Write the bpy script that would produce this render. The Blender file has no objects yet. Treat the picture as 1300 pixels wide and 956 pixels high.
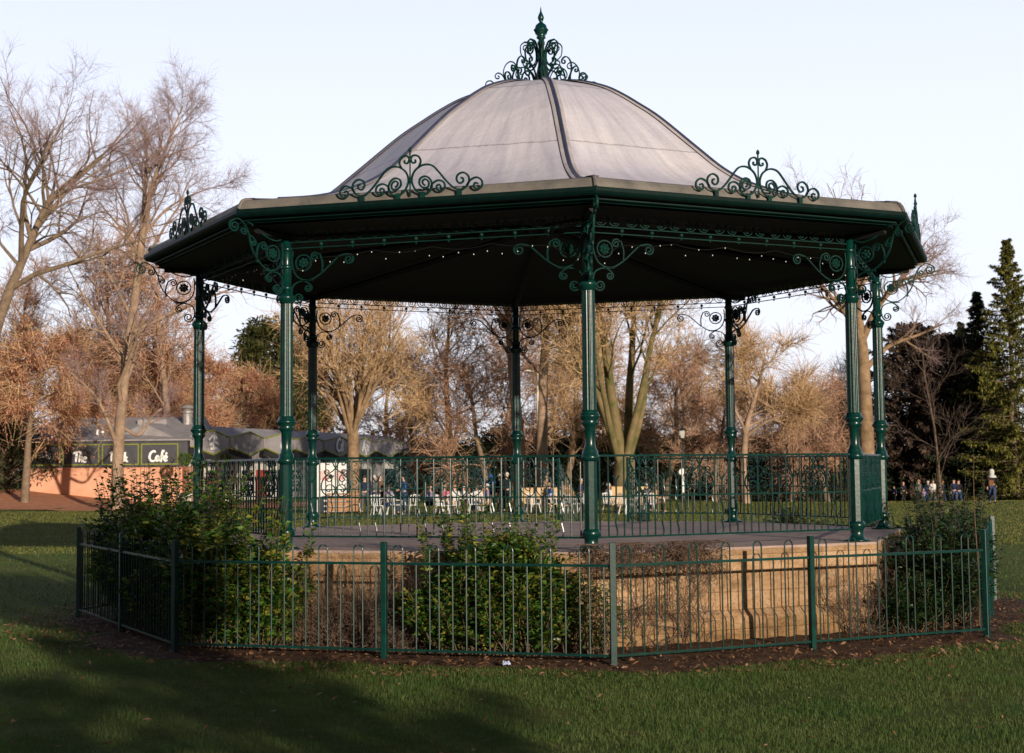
import bpy, math, random, time
import numpy as np
from mathutils import Vector, Matrix, Euler
T0 = time.time()
PI = math.pi
R = math.radians
rng = np.random.default_rng(11)
random.seed(11)
scene = bpy.context.scene
COL = scene.collection

# ------------------------------------------------------------------ helpers
class MB:
    """collects geometry and links it as one mesh object"""
    def __init__(self):
        self.v = []; self.f = []
    def add(self, vs, fs):
        n = len(self.v)
        self.v.extend([tuple(map(float, p)) for p in vs])
        self.f.extend([tuple(i + n for i in q) for q in fs])
        return self
    def box(self, x0, x1, y0, y1, z0, z1):
        return self.add([(x0, y0, z0), (x1, y0, z0), (x1, y1, z0), (x0, y1, z0), (x0, y0, z1), (x1, y0, z1), (x1, y1, z1), (x0, y1, z1)],
                        [(0, 3, 2, 1), (4, 5, 6, 7), (0, 1, 5, 4), (1, 2, 6, 5), (2, 3, 7, 6), (3, 0, 4, 7)])
    def bevbox(self, x0, x1, y0, y1, z0, z1, b=.01):
        """box with chamfered vertical edges and top"""
        ring = lambda i, z: [(x0 + b + i, y0 + i, z), (x1 - b - i, y0 + i, z), (x1 - i, y0 + b + i, z), (x1 - i, y1 - b - i, z), (x1 - b - i, y1 - i, z), (x0 + b + i, y1 - i, z), (x0 + i, y1 - b - i, z), (x0 + i, y0 + b + i, z)]
        vs = ring(0, z0) + ring(0, z1 - b) + ring(b, z1)
        fs = [tuple(range(7, -1, -1)), tuple(range(16, 24))]
        for k in range(2):
            for i in range(8):
                j = (i + 1) % 8
                fs.append((k * 8 + i, k * 8 + j, k * 8 + 8 + j, k * 8 + 8 + i))
        return self.add(vs, fs)
    def lathe(self, prof, n=16, c=(0, 0, 0), phase=0., cap=True):
        vs = []; fs = []
        m = len(prof)
        for r, z in prof:
            for i in range(n):
                a = phase + 2 * PI * i / n
                vs.append((c[0] + r * math.cos(a), c[1] + r * math.sin(a), c[2] + z))
        for k in range(m - 1):
            for i in range(n):
                j = (i + 1) % n
                fs.append((k * n + i, k * n + j, (k + 1) * n + j, (k + 1) * n + i))
        if cap:
            fs.append(tuple(range(n - 1, -1, -1))); fs.append(tuple((m - 1) * n + i for i in range(n)))
        return self.add(vs, fs)
    def tube(self, pts, rad, n=6, cap=True):
        pts = np.asarray(pts, float); m = len(pts)
        rad = np.broadcast_to(np.asarray(rad, float), (m,))
        d = np.gradient(pts, axis=0); d /= np.linalg.norm(d, axis=1, keepdims=True) + 1e-12
        ref = np.array([0, 0, 1.]) if abs(d[0][2]) < .9 else np.array([1., 0, 0])
        vs = []
        for i in range(m):
            a = np.cross(d[i], ref); a /= np.linalg.norm(a) + 1e-12
            b = np.cross(d[i], a)
            ref = -np.cross(d[i], a) if False else ref
            for k in range(n):
                t = 2 * PI * k / n
                vs.append(pts[i] + rad[i] * (math.cos(t) * a + math.sin(t) * b))
        fs = []
        for i in range(m - 1):
            for k in range(n):
                j = (k + 1) % n
                fs.append((i * n + k, i * n + j, (i + 1) * n + j, (i + 1) * n + k))
        if cap:
            fs.append(tuple(range(n - 1, -1, -1))); fs.append(tuple((m - 1) * n + k for k in range(n)))
        return self.add(vs, fs)
    def ribbon(self, pts, w, t, y=0.):
        """flat bar bent along a path in the x-z plane: w wide in the plane, t deep"""
        p = np.asarray(pts, float); m = len(p)
        d = np.gradient(p, axis=0); d /= np.linalg.norm(d, axis=1, keepdims=True) + 1e-12
        nrm = np.stack([-d[:, 1], d[:, 0]], 1)
        w = np.broadcast_to(np.asarray(w, float), (m,))[:, None]
        a = p + nrm * w / 2; b = p - nrm * w / 2
        vs = []
        for i in range(m):
            vs += [(a[i][0], y - t / 2, a[i][1]), (b[i][0], y - t / 2, b[i][1]), (b[i][0], y + t / 2, b[i][1]), (a[i][0], y + t / 2, a[i][1])]
        fs = []
        for i in range(m - 1):
            for k in range(4):
                j = (k + 1) % 4
                fs.append((4 * i + k, 4 * i + j, 4 * i + 4 + j, 4 * i + 4 + k))
        fs += [(3, 2, 1, 0), (4 * m - 4, 4 * m - 3, 4 * m - 2, 4 * m - 1)]
        return self.add(vs, fs)
    def ball(self, c, r, n=8, m=6, sz=1.):
        prof = [(r * math.sin(PI * (i + .001) / m) if 0 < i < m else .001 * r, -r * sz * math.cos(PI * i / m)) for i in range(m + 1)]
        return self.lathe(prof, n, c)
    def build(self, name, mat=None, parent=None, smooth=False):
        me = bpy.data.meshes.new(name)
        me.from_pydata(self.v, [], self.f); me.update()
        if smooth: me.polygons.foreach_set('use_smooth', [True] * len(me.polygons))
        return link(name, me, mat, parent)

def link(name, me, mat=None, parent=None):
    o = bpy.data.objects.new(name, me); COL.objects.link(o)
    if mat is not None:
        for m in (mat if isinstance(mat, (list, tuple)) else [mat]): me.materials.append(m)
    if parent is not None: o.parent = parent
    return o

def np_mesh(name, V, F, mat=None, parent=None, k=4, smooth=False):
    """fast mesh from numpy arrays with k-sided faces"""
    me = bpy.data.meshes.new(name)
    V = np.ascontiguousarray(V, np.float32).reshape(-1, 3); F = np.ascontiguousarray(F, np.int32).reshape(-1, k)
    me.vertices.add(len(V)); me.vertices.foreach_set('co', V.ravel())
    me.loops.add(F.size); me.loops.foreach_set('vertex_index', F.ravel())
    me.polygons.add(len(F)); me.polygons.foreach_set('loop_start', np.arange(0, F.size, k, dtype=np.int32))
    if smooth: me.polygons.foreach_set('use_smooth', np.ones(len(F), bool))
    me.update(calc_edges=True); me.validate()
    return link(name, me, mat, parent)

def tag(o, label=None, cat=None, group=None, kind=None):
    if label: o['label'] = label
    if cat: o['category'] = cat
    if group: o['group'] = group
    if kind: o['kind'] = kind
    return o

def empty(name, loc=(0, 0, 0), rz=0., parent=None):
    o = bpy.data.objects.new(name, None); COL.objects.link(o)
    o.empty_display_size = .1; o.location = loc; o.rotation_euler = (0, 0, rz)
    if parent: o.parent = parent
    return o

def copy_tree(o, parent=None):
    c = o.copy(); COL.objects.link(c)
    if parent is not None: c.parent = parent
    for ch in list(o.children): copy_tree(ch, c)
    return c

def cr(pts, n=6):
    """Catmull-Rom through 2-D or 3-D points"""
    p = np.asarray(pts, float)
    p = np.vstack([2 * p[0] - p[1], p, 2 * p[-1] - p[-2]])
    out = []
    for i in range(1, len(p) - 2):
        a, b, c, d = p[i - 1], p[i], p[i + 1], p[i + 2]
        for s in range(n):
            t = s / n
            out.append(.5 * ((2 * b) + (-a + c) * t + (2 * a - 5 * b + 4 * c - d) * t * t + (-a + 3 * b - 3 * c + d) * t ** 3))
    out.append(p[-2])
    return np.array(out)

def curl(cx, cz, r, a0, turns, n=None, r1=.22):
    """spiral that starts at angle a0 (deg) on radius r and winds inward"""
    n = n or max(8, int(abs(turns) * 16))
    t = np.linspace(0, 1, n)
    rr = r * (1 - (1 - r1) * t); a = R(a0) + turns * 2 * PI * t
    return np.stack([cx + rr * np.cos(a), cz + rr * np.sin(a)], 1)

# ------------------------------------------------------------------ materials
def mat(name, base, rough=.6, var=.0, scale=5., col2=None, detail=4., bump=0., bscale=None, metal=0., spec=.5, coords='Object', island=None, trans=0., sheen=0.):
    m = bpy.data.materials.new(name); m.use_nodes = True
    nt = m.node_tree; b = nt.nodes['Principled BSDF']
    b.inputs['Roughness'].default_value = rough; b.inputs['Metallic'].default_value = metal
    b.inputs['Specular IOR Level'].default_value = spec
    base4 = tuple(base) + (1,)
    b.inputs['Base Color'].default_value = base4
    src = None
    tc = nt.nodes.new('ShaderNodeTexCoord')
    if col2 is not None or var:
        c2 = tuple(col2) + (1,) if col2 is not None else tuple(x * (1 - var) for x in base) + (1,)
        ns = nt.nodes.new('ShaderNodeTexNoise'); ns.inputs['Scale'].default_value = scale; ns.inputs['Detail'].default_value = detail
        ns.inputs['Roughness'].default_value = .65
        nt.links.new(tc.outputs[coords], ns.inputs['Vector'])
        rp = nt.nodes.new('ShaderNodeValToRGB'); rp.color_ramp.elements[0].position = .35; rp.color_ramp.elements[1].position = .68
        rp.color_ramp.elements[0].color = c2; rp.color_ramp.elements[1].color = base4
        nt.links.new(ns.outputs['Fac'], rp.inputs['Fac']); src = rp.outputs['Color']
    if island:
        g = nt.nodes.new('ShaderNodeNewGeometry'); ir = nt.nodes.new('ShaderNodeValToRGB')
        e = ir.color_ramp.elements
        while len(e) < len(island): e.new(.5)
        for i, c in enumerate(island):
            e[i].position = i / (len(island) - 1); e[i].color = tuple(c) + (1,)
        nt.links.new(g.outputs['Random Per Island'], ir.inputs['Fac'])
        if src is not None:
            mx = nt.nodes.new('ShaderNodeMix'); mx.data_type = 'RGBA'; mx.inputs[0].default_value = .5
            nt.links.new(ir.outputs['Color'], mx.inputs[6]); nt.links.new(src, mx.inputs[7]); src = mx.outputs[2]
        else: src = ir.outputs['Color']
    if src is not None: nt.links.new(src, b.inputs['Base Color'])
    if bump:
        n2 = nt.nodes.new('ShaderNodeTexNoise'); n2.inputs['Scale'].default_value = bscale or scale * 4; n2.inputs['Detail'].default_value = 6
        nt.links.new(tc.outputs[coords], n2.inputs['Vector'])
        bp = nt.nodes.new('ShaderNodeBump'); bp.inputs['Strength'].default_value = bump; bp.inputs['Distance'].default_value = .02
        nt.links.new(n2.outputs['Fac'], bp.inputs['Height']); nt.links.new(bp.outputs['Normal'], b.inputs['Normal'])
    if trans:
        tr = nt.nodes.new('ShaderNodeBsdfTranslucent'); ms = nt.nodes.new('ShaderNodeMixShader'); ms.inputs[0].default_value = trans
        if src is not None: nt.links.new(src, tr.inputs['Color'])
        else: tr.inputs['Color'].default_value = base4
        out = nt.nodes['Material Output']
        nt.links.new(b.outputs[0], ms.inputs[1]); nt.links.new(tr.outputs[0], ms.inputs[2]); nt.links.new(ms.outputs[0], out.inputs['Surface'])
    return m

def gloss_green(name, base, c2, rough):
    m = mat(name, base, rough, spec=.4, scale=9, col2=c2, detail=8, bump=.05, bscale=22)
    return m

M = {}
M['green'] = gloss_green('dark_green_gloss_paint', (.002, .042, .032), (.0015, .020, .019), .27)
M['fence_green'] = gloss_green('fence_green_paint', (.002, .044, .034), (.0015, .022, .020), .36)
M['ceiling'] = mat('shade_dark_soffit_boards', (.006, .008, .009), .8, var=.4, scale=3)  # near-black base colour stands in for the shade under the roof
M['roll'] = mat('sky_dark_lead_roll', (.05, .055, .10), .45, var=.3, scale=8)  # slate blue paints the dark sky reflected in the rolls
M['hip'] = mat('lead_flashing', (.50, .46, .47), .6, var=.3, scale=4, bump=.1)
M['asphalt'] = mat('worn_pinkish_deck', (.46, .33, .28), .85, scale=3, col2=(.31, .225, .195), bump=.2, bscale=60)
M['white'] = mat('white_paint', (.75, .75, .74), .5, var=.12, scale=6)
M['black'] = mat('black_cloth', (.012, .013, .016), .85, var=.3, scale=10)
M['skin'] = mat('skin', (.55, .33, .24), .55, var=.1, scale=8)

def lead_material():
    m = bpy.data.materials.new('weathered_lead_roof'); m.use_nodes = True
    nt = m.node_tree; b = nt.nodes['Principled BSDF']; L = nt.links.new
    tc = nt.nodes.new('ShaderNodeTexCoord')
    def noise(scale, vec, det=5, rough=.6):
        n = nt.nodes.new('ShaderNodeTexNoise'); n.inputs['Scale'].default_value = scale; n.inputs['Detail'].default_value = det; n.inputs['Roughness'].default_value = rough
        L(vec, n.inputs['Vector']); return n.outputs['Fac']
    def ramp(fac, stops):
        r = nt.nodes.new('ShaderNodeValToRGB'); e = r.color_ramp.elements
        while len(e) < len(stops): e.new(.5)
        for i, (p, c) in enumerate(stops): e[i].position = p; e[i].color = tuple(c) + (1,)
        L(fac, r.inputs['Fac']); return r.outputs['Color']
    def mix(a, c, f, mode='MIX'):
        x = nt.nodes.new('ShaderNodeMix'); x.data_type = 'RGBA'; x.blend_type = mode
        if isinstance(f, float): x.inputs[0].default_value = f
        else: L(f, x.inputs[0])
        L(a, x.inputs[6]); L(c, x.inputs[7]); return x.outputs[2]
    big = ramp(noise(.55, tc.outputs['Object'], 2), [(.30, (.50, .49, .57)), (.5, (.56, .545, .605)), (.72, (.63, .605, .63))])
    def mth(op, *q):
        n = nt.nodes.new('ShaderNodeMath'); n.operation = op
        for i, x in enumerate(q):
            if isinstance(x, (int, float)): n.inputs[i].default_value = x
            else: L(x, n.inputs[i])
        return n.outputs[0]
    s0 = nt.nodes.new('ShaderNodeSeparateXYZ'); L(tc.outputs['Object'], s0.inputs[0])
    rad_ = mth('SQRT', mth('ADD', mth('MULTIPLY', s0.outputs['X'], s0.outputs['X']), mth('MULTIPLY', s0.outputs['Y'], s0.outputs['Y'])))
    mp = nt.nodes.new('ShaderNodeCombineXYZ'); L(mth('MULTIPLY', mth('ARCTAN2', s0.outputs['Y'], s0.outputs['X']), 5.5), mp.inputs[0]); L(mth('MULTIPLY', rad_, .22), mp.inputs[1])
    st = ramp(noise(2.6, mp.outputs[0], 6, .7), [(.28, (.74, .73, .78)), (.5, (.98, .97, .98)), (.70, (1.14, 1.12, 1.10))])
    fine = ramp(noise(38, tc.outputs['Object'], 5, .7), [(.3, (.88, .88, .9)), (.7, (1.06, 1.06, 1.05))])
    c = mix(mix(big, st, 1., 'MULTIPLY'), fine, 1., 'MULTIPLY')
    # wavy lap joints: thin dark lines at two heights with a drip stain below
    sx = nt.nodes.new('ShaderNodeSeparateXYZ'); L(tc.outputs['Object'], sx.inputs[0])
    wob = noise(5., tc.outputs['Object'], 4, .8)
    def math2(op, a, bb):
        n = nt.nodes.new('ShaderNodeMath'); n.operation = op
        for i, q in enumerate((a, bb)):
            if isinstance(q, (int, float)): n.inputs[i].default_value = q
            else: L(q, n.inputs[i])
        return n.outputs[0]
    zz = math2('ADD', sx.outputs['Z'], math2('MULTIPLY', wob, .075))
    for z0 in (6.36, 7.50):
        d = math2('ABSOLUTE', math2('SUBTRACT', zz, z0), 0)
        ln = ramp(d, [(0., (.5, .48, .5)), (.006, (.7, .68, .68)), (.016, (1, 1, 1))])
        c = mix(c, ln, 1., 'MULTIPLY')
    L(c, b.inputs['Base Color'])
    b.inputs['Roughness'].default_value = .62; b.inputs['Specular IOR Level'].default_value = .35
    bp = nt.nodes.new('ShaderNodeBump'); bp.inputs['Strength'].default_value = .45; bp.inputs['Distance'].default_value = .06
    L(noise(1.8, tc.outputs['Object'], 4), bp.inputs['Height']); L(bp.outputs[0], b.inputs['Normal'])
    return m
M['lead'] = lead_material()

def stone_material():
    m = bpy.data.materials.new('sandstone_plinth'); m.use_nodes = True
    nt = m.node_tree; b = nt.nodes['Principled BSDF']; L = nt.links.new
    tc = nt.nodes.new('ShaderNodeTexCoord')
    def noise(scale, det=6, rough=.65, vec=None):
        n = nt.nodes.new('ShaderNodeTexNoise'); n.inputs['Scale'].default_value = scale; n.inputs['Detail'].default_value = det; n.inputs['Roughness'].default_value = rough
        L(vec or tc.outputs['Object'], n.inputs['Vector']); return n.outputs['Fac']
    def ramp(fac, stops):
        r = nt.nodes.new('ShaderNodeValToRGB'); e = r.color_ramp.elements
        while len(e) < len(stops): e.new(.5)
        for i, (p, c) in enumerate(stops): e[i].position = p; e[i].color = tuple(c) + (1,)
        L(fac, r.inputs['Fac']); return r.outputs['Color']
    def mul(a, c):
        x = nt.nodes.new('ShaderNodeMix'); x.data_type = 'RGBA'; x.blend_type = 'MULTIPLY'; x.inputs[0].default_value = 1.
        L(a, x.inputs[6]); L(c, x.inputs[7]); return x.outputs[2]
    mp = nt.nodes.new('ShaderNodeMapping'); mp.inputs['Scale'].default_value = (1, 1, 3.); L(tc.outputs['Object'], mp.inputs['Vector'])
    c = ramp(noise(2.2, 6, .7, mp.outputs[0]), [(.3, (.24, .15, .085)), (.5, (.44, .28, .155)), (.7, (.52, .37, .24))])
    c = mul(c, ramp(noise(24, 8, .75), [(.36, (.62, .6, .58)), (.5, (1, 1, 1)), (.75, (1.08, 1.08, 1.1))]))
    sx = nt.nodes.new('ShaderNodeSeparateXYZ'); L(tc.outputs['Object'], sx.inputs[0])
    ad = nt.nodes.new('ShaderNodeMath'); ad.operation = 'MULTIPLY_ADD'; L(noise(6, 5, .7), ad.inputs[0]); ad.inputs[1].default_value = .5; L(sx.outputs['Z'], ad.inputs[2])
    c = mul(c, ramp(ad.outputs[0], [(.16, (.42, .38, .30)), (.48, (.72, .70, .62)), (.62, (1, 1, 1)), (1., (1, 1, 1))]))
    uvn = nt.nodes.new('ShaderNodeUVMap'); bk = nt.nodes.new('ShaderNodeTexBrick'); L(uvn.outputs[0], bk.inputs['Vector'])
    for k_, v_ in (('Scale', 1.), ('Mortar Size', .005), ('Mortar Smooth', .4), ('Brick Width', .78), ('Row Height', .2125), ('Bias', .0)): bk.inputs[k_].default_value = v_
    bk.inputs['Color1'].default_value = (.80, .77, .74, 1); bk.inputs['Color2'].default_value = (1.1, 1.08, 1.05, 1); bk.inputs['Mortar'].default_value = (.50, .46, .42, 1)
    c = mul(c, bk.outputs['Color'])
    lich = ramp(noise(3.3, 8, .8), [(.56, (1, 1, 1)), (.64, (1.15, 1.25, 1.4)), (.72, (1.0, 1.1, 1.25))]); c = mul(c, lich)
    c = mul(c, ramp(noise(1.3, 6, .7), [(.3, (.62, .60, .56)), (.5, (1, 1, 1))]))
    # weather stain along the top and rain joints
    ad2 = nt.nodes.new('ShaderNodeMath'); ad2.operation = 'MULTIPLY_ADD'; L(noise(9, 5, .7), ad2.inputs[0]); ad2.inputs[1].default_value = .28; L(sx.outputs['Z'], ad2.inputs[2])
    c = mul(c, ramp(ad2.outputs[0], [(0, (1, 1, 1)), (1.0, (1, 1, 1)), (1.0, (1, 1, 1))]))
    L(c, b.inputs['Base Color']); b.inputs['Roughness'].default_value = .9; b.inputs['Specular IOR Level'].default_value = .2
    bp = nt.nodes.new('ShaderNodeBump'); bp.inputs['Strength'].default_value = .7; bp.inputs['Distance'].default_value = .025
    L(noise(14, 8, .7), bp.inputs['Height']); L(bp.outputs[0], b.inputs['Normal'])
    return m
M['stone'] = stone_material()
M['iron'] = mat('wrought_scroll_paint', (.002, .040, .031), .6, scale=12, col2=(.0015, .020, .018), detail=6, spec=.18)
M['gutter'] = mat('gutter_paint', (.0015, .015, .013), .55, scale=7, col2=(.001, .009, .008), detail=6, spec=.15)
M['lip'] = mat('fascia_paint', (.002, .026, .021), .45, scale=7, col2=(.001, .014, .013), detail=6, spec=.25)
M['coping'] = mat('edge_band', (.21, .185, .16), .7, scale=3, col2=(.10, .095, .085), detail=8, bump=.15)

# ------------------------------------------------------------------ camera (surveyed position, 55 mm lens)
ROT = .1021            # turn of the bandstand octagon
CAMY, CAMZ, HEAD, PITCH, ROLL, FPX = -23.07, 2.07, .0206, .0796, -.0093, 2002.
cd = bpy.data.cameras.new('camera'); cam = bpy.data.objects.new('camera', cd); COL.objects.link(cam)
cd.sensor_width = 36; cd.lens = FPX * 36 / 1300; cd.shift_y = -44.5 / 1300; cd.clip_end = 2000
cam.matrix_world = Matrix.Translation((0, CAMY, CAMZ)) @ Matrix.Rotation(HEAD, 4, 'Z') @ Matrix.Rotation(PI / 2 + PITCH, 4, 'X') @ Matrix.Rotation(ROLL, 4, 'Z')
cd.dof.use_dof = True; cd.dof.focus_distance = 18.2; cd.dof.aperture_fstop = 4.0
scene.camera = cam
def site(lat, dep, z=0.):
    """ground plan position: metres to the right of and away from the path the photographer stands on"""
    return Vector((lat * math.cos(HEAD) - dep * math.sin(HEAD), CAMY + dep * math.cos(HEAD) + lat * math.sin(HEAD), z))
def brg(b, dep, z=0.): return site((b - 650) / FPX * dep, dep, z)

# ------------------------------------------------------------------ light
SUN_EL, SUN_AZ = R(9.8), R(27.)     # low winter sun, behind and to the right of the photographer
to_sun = Vector((math.sin(SUN_AZ) * math.cos(SUN_EL), -math.cos(SUN_AZ) * math.cos(SUN_EL), math.sin(SUN_EL)))
sd = bpy.data.lights.new('sun', 'SUN'); so = bpy.data.objects.new('sun', sd); COL.objects.link(so)
sd.energy = 5.0; sd.angle = R(.55); sd.color = (1., .86, .69)
so.rotation_euler = to_sun.to_track_quat('Z', 'Y').to_euler(); so.location = (20, -40, 12)
w = bpy.data.worlds.new('World'); scene.world = w; w.use_nodes = True
nt = w.node_tree; bg = nt.nodes['Background']
sky = nt.nodes.new('ShaderNodeTexSky'); sky.sky_type = 'NISHITA'; sky.sun_disc = False
sky.sun_elevation = SUN_EL; sky.sun_rotation = PI - SUN_AZ
sky.air_density = 1.; sky.dust_density = 2.5; sky.ozone_density = 2.5
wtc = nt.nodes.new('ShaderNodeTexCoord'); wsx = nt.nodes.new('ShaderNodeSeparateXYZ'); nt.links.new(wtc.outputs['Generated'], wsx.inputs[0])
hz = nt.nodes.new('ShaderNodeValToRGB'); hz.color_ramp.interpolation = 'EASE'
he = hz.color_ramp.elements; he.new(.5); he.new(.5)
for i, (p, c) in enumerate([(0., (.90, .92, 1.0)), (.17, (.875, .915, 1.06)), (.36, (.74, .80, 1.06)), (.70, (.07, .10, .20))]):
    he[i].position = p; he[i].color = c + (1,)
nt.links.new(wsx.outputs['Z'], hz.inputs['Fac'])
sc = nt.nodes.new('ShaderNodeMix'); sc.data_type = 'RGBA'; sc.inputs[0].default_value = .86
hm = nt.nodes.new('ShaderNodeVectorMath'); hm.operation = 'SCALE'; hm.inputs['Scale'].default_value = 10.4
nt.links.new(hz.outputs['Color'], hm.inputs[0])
# sky haze is dimmed behind and beside the camera to cut fill light
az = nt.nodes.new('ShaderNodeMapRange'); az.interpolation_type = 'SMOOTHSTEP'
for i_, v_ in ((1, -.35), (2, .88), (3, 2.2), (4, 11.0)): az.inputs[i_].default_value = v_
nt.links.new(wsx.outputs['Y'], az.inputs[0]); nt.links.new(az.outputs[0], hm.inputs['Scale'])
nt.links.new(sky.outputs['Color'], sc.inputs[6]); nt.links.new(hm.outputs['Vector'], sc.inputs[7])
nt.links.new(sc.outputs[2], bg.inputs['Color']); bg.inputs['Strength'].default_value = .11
scene.view_settings.view_transform = 'Standard'; scene.view_settings.look = 'None'; scene.view_settings.exposure = 0; scene.view_settings.gamma = 1
scene.cycles.max_bounces = 6; scene.cycles.diffuse_bounces = 3; scene.cycles.glossy_bounces = 3; scene.cycles.transparent_max_bounces = 8
scene.cycles.use_denoising = True

# ------------------------------------------------------------------ the bandstand (one thing, eight-sided; local column k stands at -90+45k deg)
FZ = 1.109             # deck level
RC = 5.0               # columns stand on this radius
C8 = math.cos(PI / 8); S8 = math.sin(PI / 8)
stand = empty('bandstand', (0, 0, 0), ROT)
tag(stand, 'octagonal green iron bandstand with domed lead roof on a stone plinth', 'bandstand')
def corner(k, r, z): a = R(-90 + 45 * k); return (r * math.cos(a), r * math.sin(a), z)
def ring8(mb, prof, close=False):
    """octagonal moulding swept round the eight corners from (radius, z) pairs"""
    vs = []; fs = []; m = len(prof)
    for r, z in prof: vs += [corner(k, r, z) for k in range(8)]
    for i in range(m - 1 if not close else m):
        i2 = (i + 1) % m
        for k in range(8): fs.append((i * 8 + k, i * 8 + (k + 1) % 8, i2 * 8 + (k + 1) % 8, i2 * 8 + k))
    return mb.add(vs, fs)

# plinth: wall with a course joint, a projecting sloped base course, cut into short lengths so the edge wanders
def plinth_mesh():
    prof = [(5.40, -.3), (5.385, .27), (5.37, .30), (5.265, .375), (5.25, .385), (5.25, .80), (5.235, .806), (5.235, .818), (5.255, .824), (5.27, 1.085), (5.255, 1.103)]
    n = 26; vs = []; fs = []; N = n * 8
    for j, (r, z) in enumerate(prof):
        for k in range(8):
            a = Vector(corner(k, r, z)); c = Vector(corner(k + 1, r, z))
            for i in range(n):
                p = a.lerp(c, i / n)
                h = Vector((p.x, p.y, 0)).normalized()
                q = random.uniform(-.008, .008) if 0 < i and j > 0 else 0
                vs.append(p + h * q + Vector((0, 0, random.uniform(-.006, .006) if 2 <= j < len(prof) - 1 else 0)))
    for j in range(len(prof) - 1):
        for i in range(N): fs.append((j * N + i, j * N + (i + 1) % N, (j + 1) * N + (i + 1) % N, (j + 1) * N + i))
    return MB().add(vs, fs)
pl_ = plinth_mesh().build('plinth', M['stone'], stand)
uv_ = pl_.data.uv_layers.new(name='UVMap')
for p_ in pl_.data.polygons:
    c_ = p_.center; a0_ = math.atan2(c_.y, c_.x); f_ = round((math.degrees(a0_) + 67.5) / 45); an_ = R(-67.5 + 45 * f_); t_ = Vector((-math.sin(an_), math.cos(an_), 0))
    for li in p_.loop_indices:
        co_ = pl_.data.vertices[pl_.data.loops[li].vertex_index].co; uv_.data[li].uv = (co_.dot(t_) + f_ * 4.1, co_.z - .38)
fl = MB(); vs = [corner(k, 5.27, FZ) for k in range(8)]; fl.add(vs + [corner(k, 5.27, FZ - .03) for k in range(8)], [tuple(range(8))] + [(k + 8, (k + 1) % 8 + 8, (k + 1) % 8, k) for k in range(8)])
fl.build('deck', M['asphalt'], stand)

# columns
def column_parts():
    root = MB()
    nf = 12; vs = []; fs = []
    zs = np.linspace(1.60, 3.0, 5)
    per = []
    for i in range(nf * 4):
        a = 2 * PI * i / (nf * 4); per.append((a, (.081, .074, .067, .074)[i % 4]))
    for z in zs:
        s = 1 - .06 * (z - 1.6) / 1.4
        vs += [(r * s * math.cos(a), r * s * math.sin(a), FZ + z) for a, r in per]
    n = len(per)
    for j in range(len(zs) - 1):
        for i in range(n): fs.append((j * n + i, j * n + (i + 1) % n, (j + 1) * n + (i + 1) % n, (j + 1) * n + i))
    root.add(vs, fs)
    root.lathe([(.058, FZ + 3.05), (.056, 5.02)], 12)      # upper post behind the brackets
    for zz, rr in ((3.14, .075), (3.40, .07), (3.62, .07)):
        root.lathe([(.05, FZ + zz), (rr, FZ + zz + .02), (rr, FZ + zz + .05), (.05, FZ + zz + .07)], 12)
    base = MB().lathe([(.165, FZ + .004), (.165, FZ + .022), (.115, FZ + .03), (.092, FZ + .06), (.078, FZ + .12), (.088, FZ + .155), (.107, FZ + .18), (.107, FZ + .22), (.085, FZ + .25)], 20)
    ped = MB().lathe([(.079, FZ + .245), (.079, FZ + 1.025)], 8, phase=PI / 8)
    neck = MB().lathe([(.082, FZ + 1.02), (.108, FZ + 1.045), (.108, FZ + 1.085), (.092, FZ + 1.10), (.092, FZ + 1.135), (.072, FZ + 1.165), (.060, FZ + 1.22), (.063, FZ + 1.41),
                       (.078, FZ + 1.43), (.094, FZ + 1.445), (.094, FZ + 1.475), (.09, FZ + 1.49), (.118, FZ + 1.525), (.12, FZ + 1.548), (.10, FZ + 1.562), (.10, FZ + 1.58), (.084, FZ + 1.605)], 20)
    cap = MB().lathe([(.078, FZ + 2.985), (.088, FZ + 3.0), (.09, FZ + 3.02), (.108, FZ + 3.045), (.108, FZ + 3.075), (.085, FZ + 3.095), (.06, FZ + 3.12)], 20)
    return root, base, ped, neck, cap
c_root, c_base, c_ped, c_neck, c_cap = column_parts()
col0 = c_root.build('column', M['green'], stand, True)
for nm, mb in (('base', c_base), ('pedestal', c_ped), ('collar', c_neck), ('capital', c_cap)):
    mb.build(nm, M['green'], col0, nm != 'pedestal')
col0.location = corner(0, RC, 0)
for k in range(1, 8):
    c = copy_tree(col0, stand); c.location = corner(k, RC, 0); c.rotation_euler = (0, 0, R(45 * k))

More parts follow.
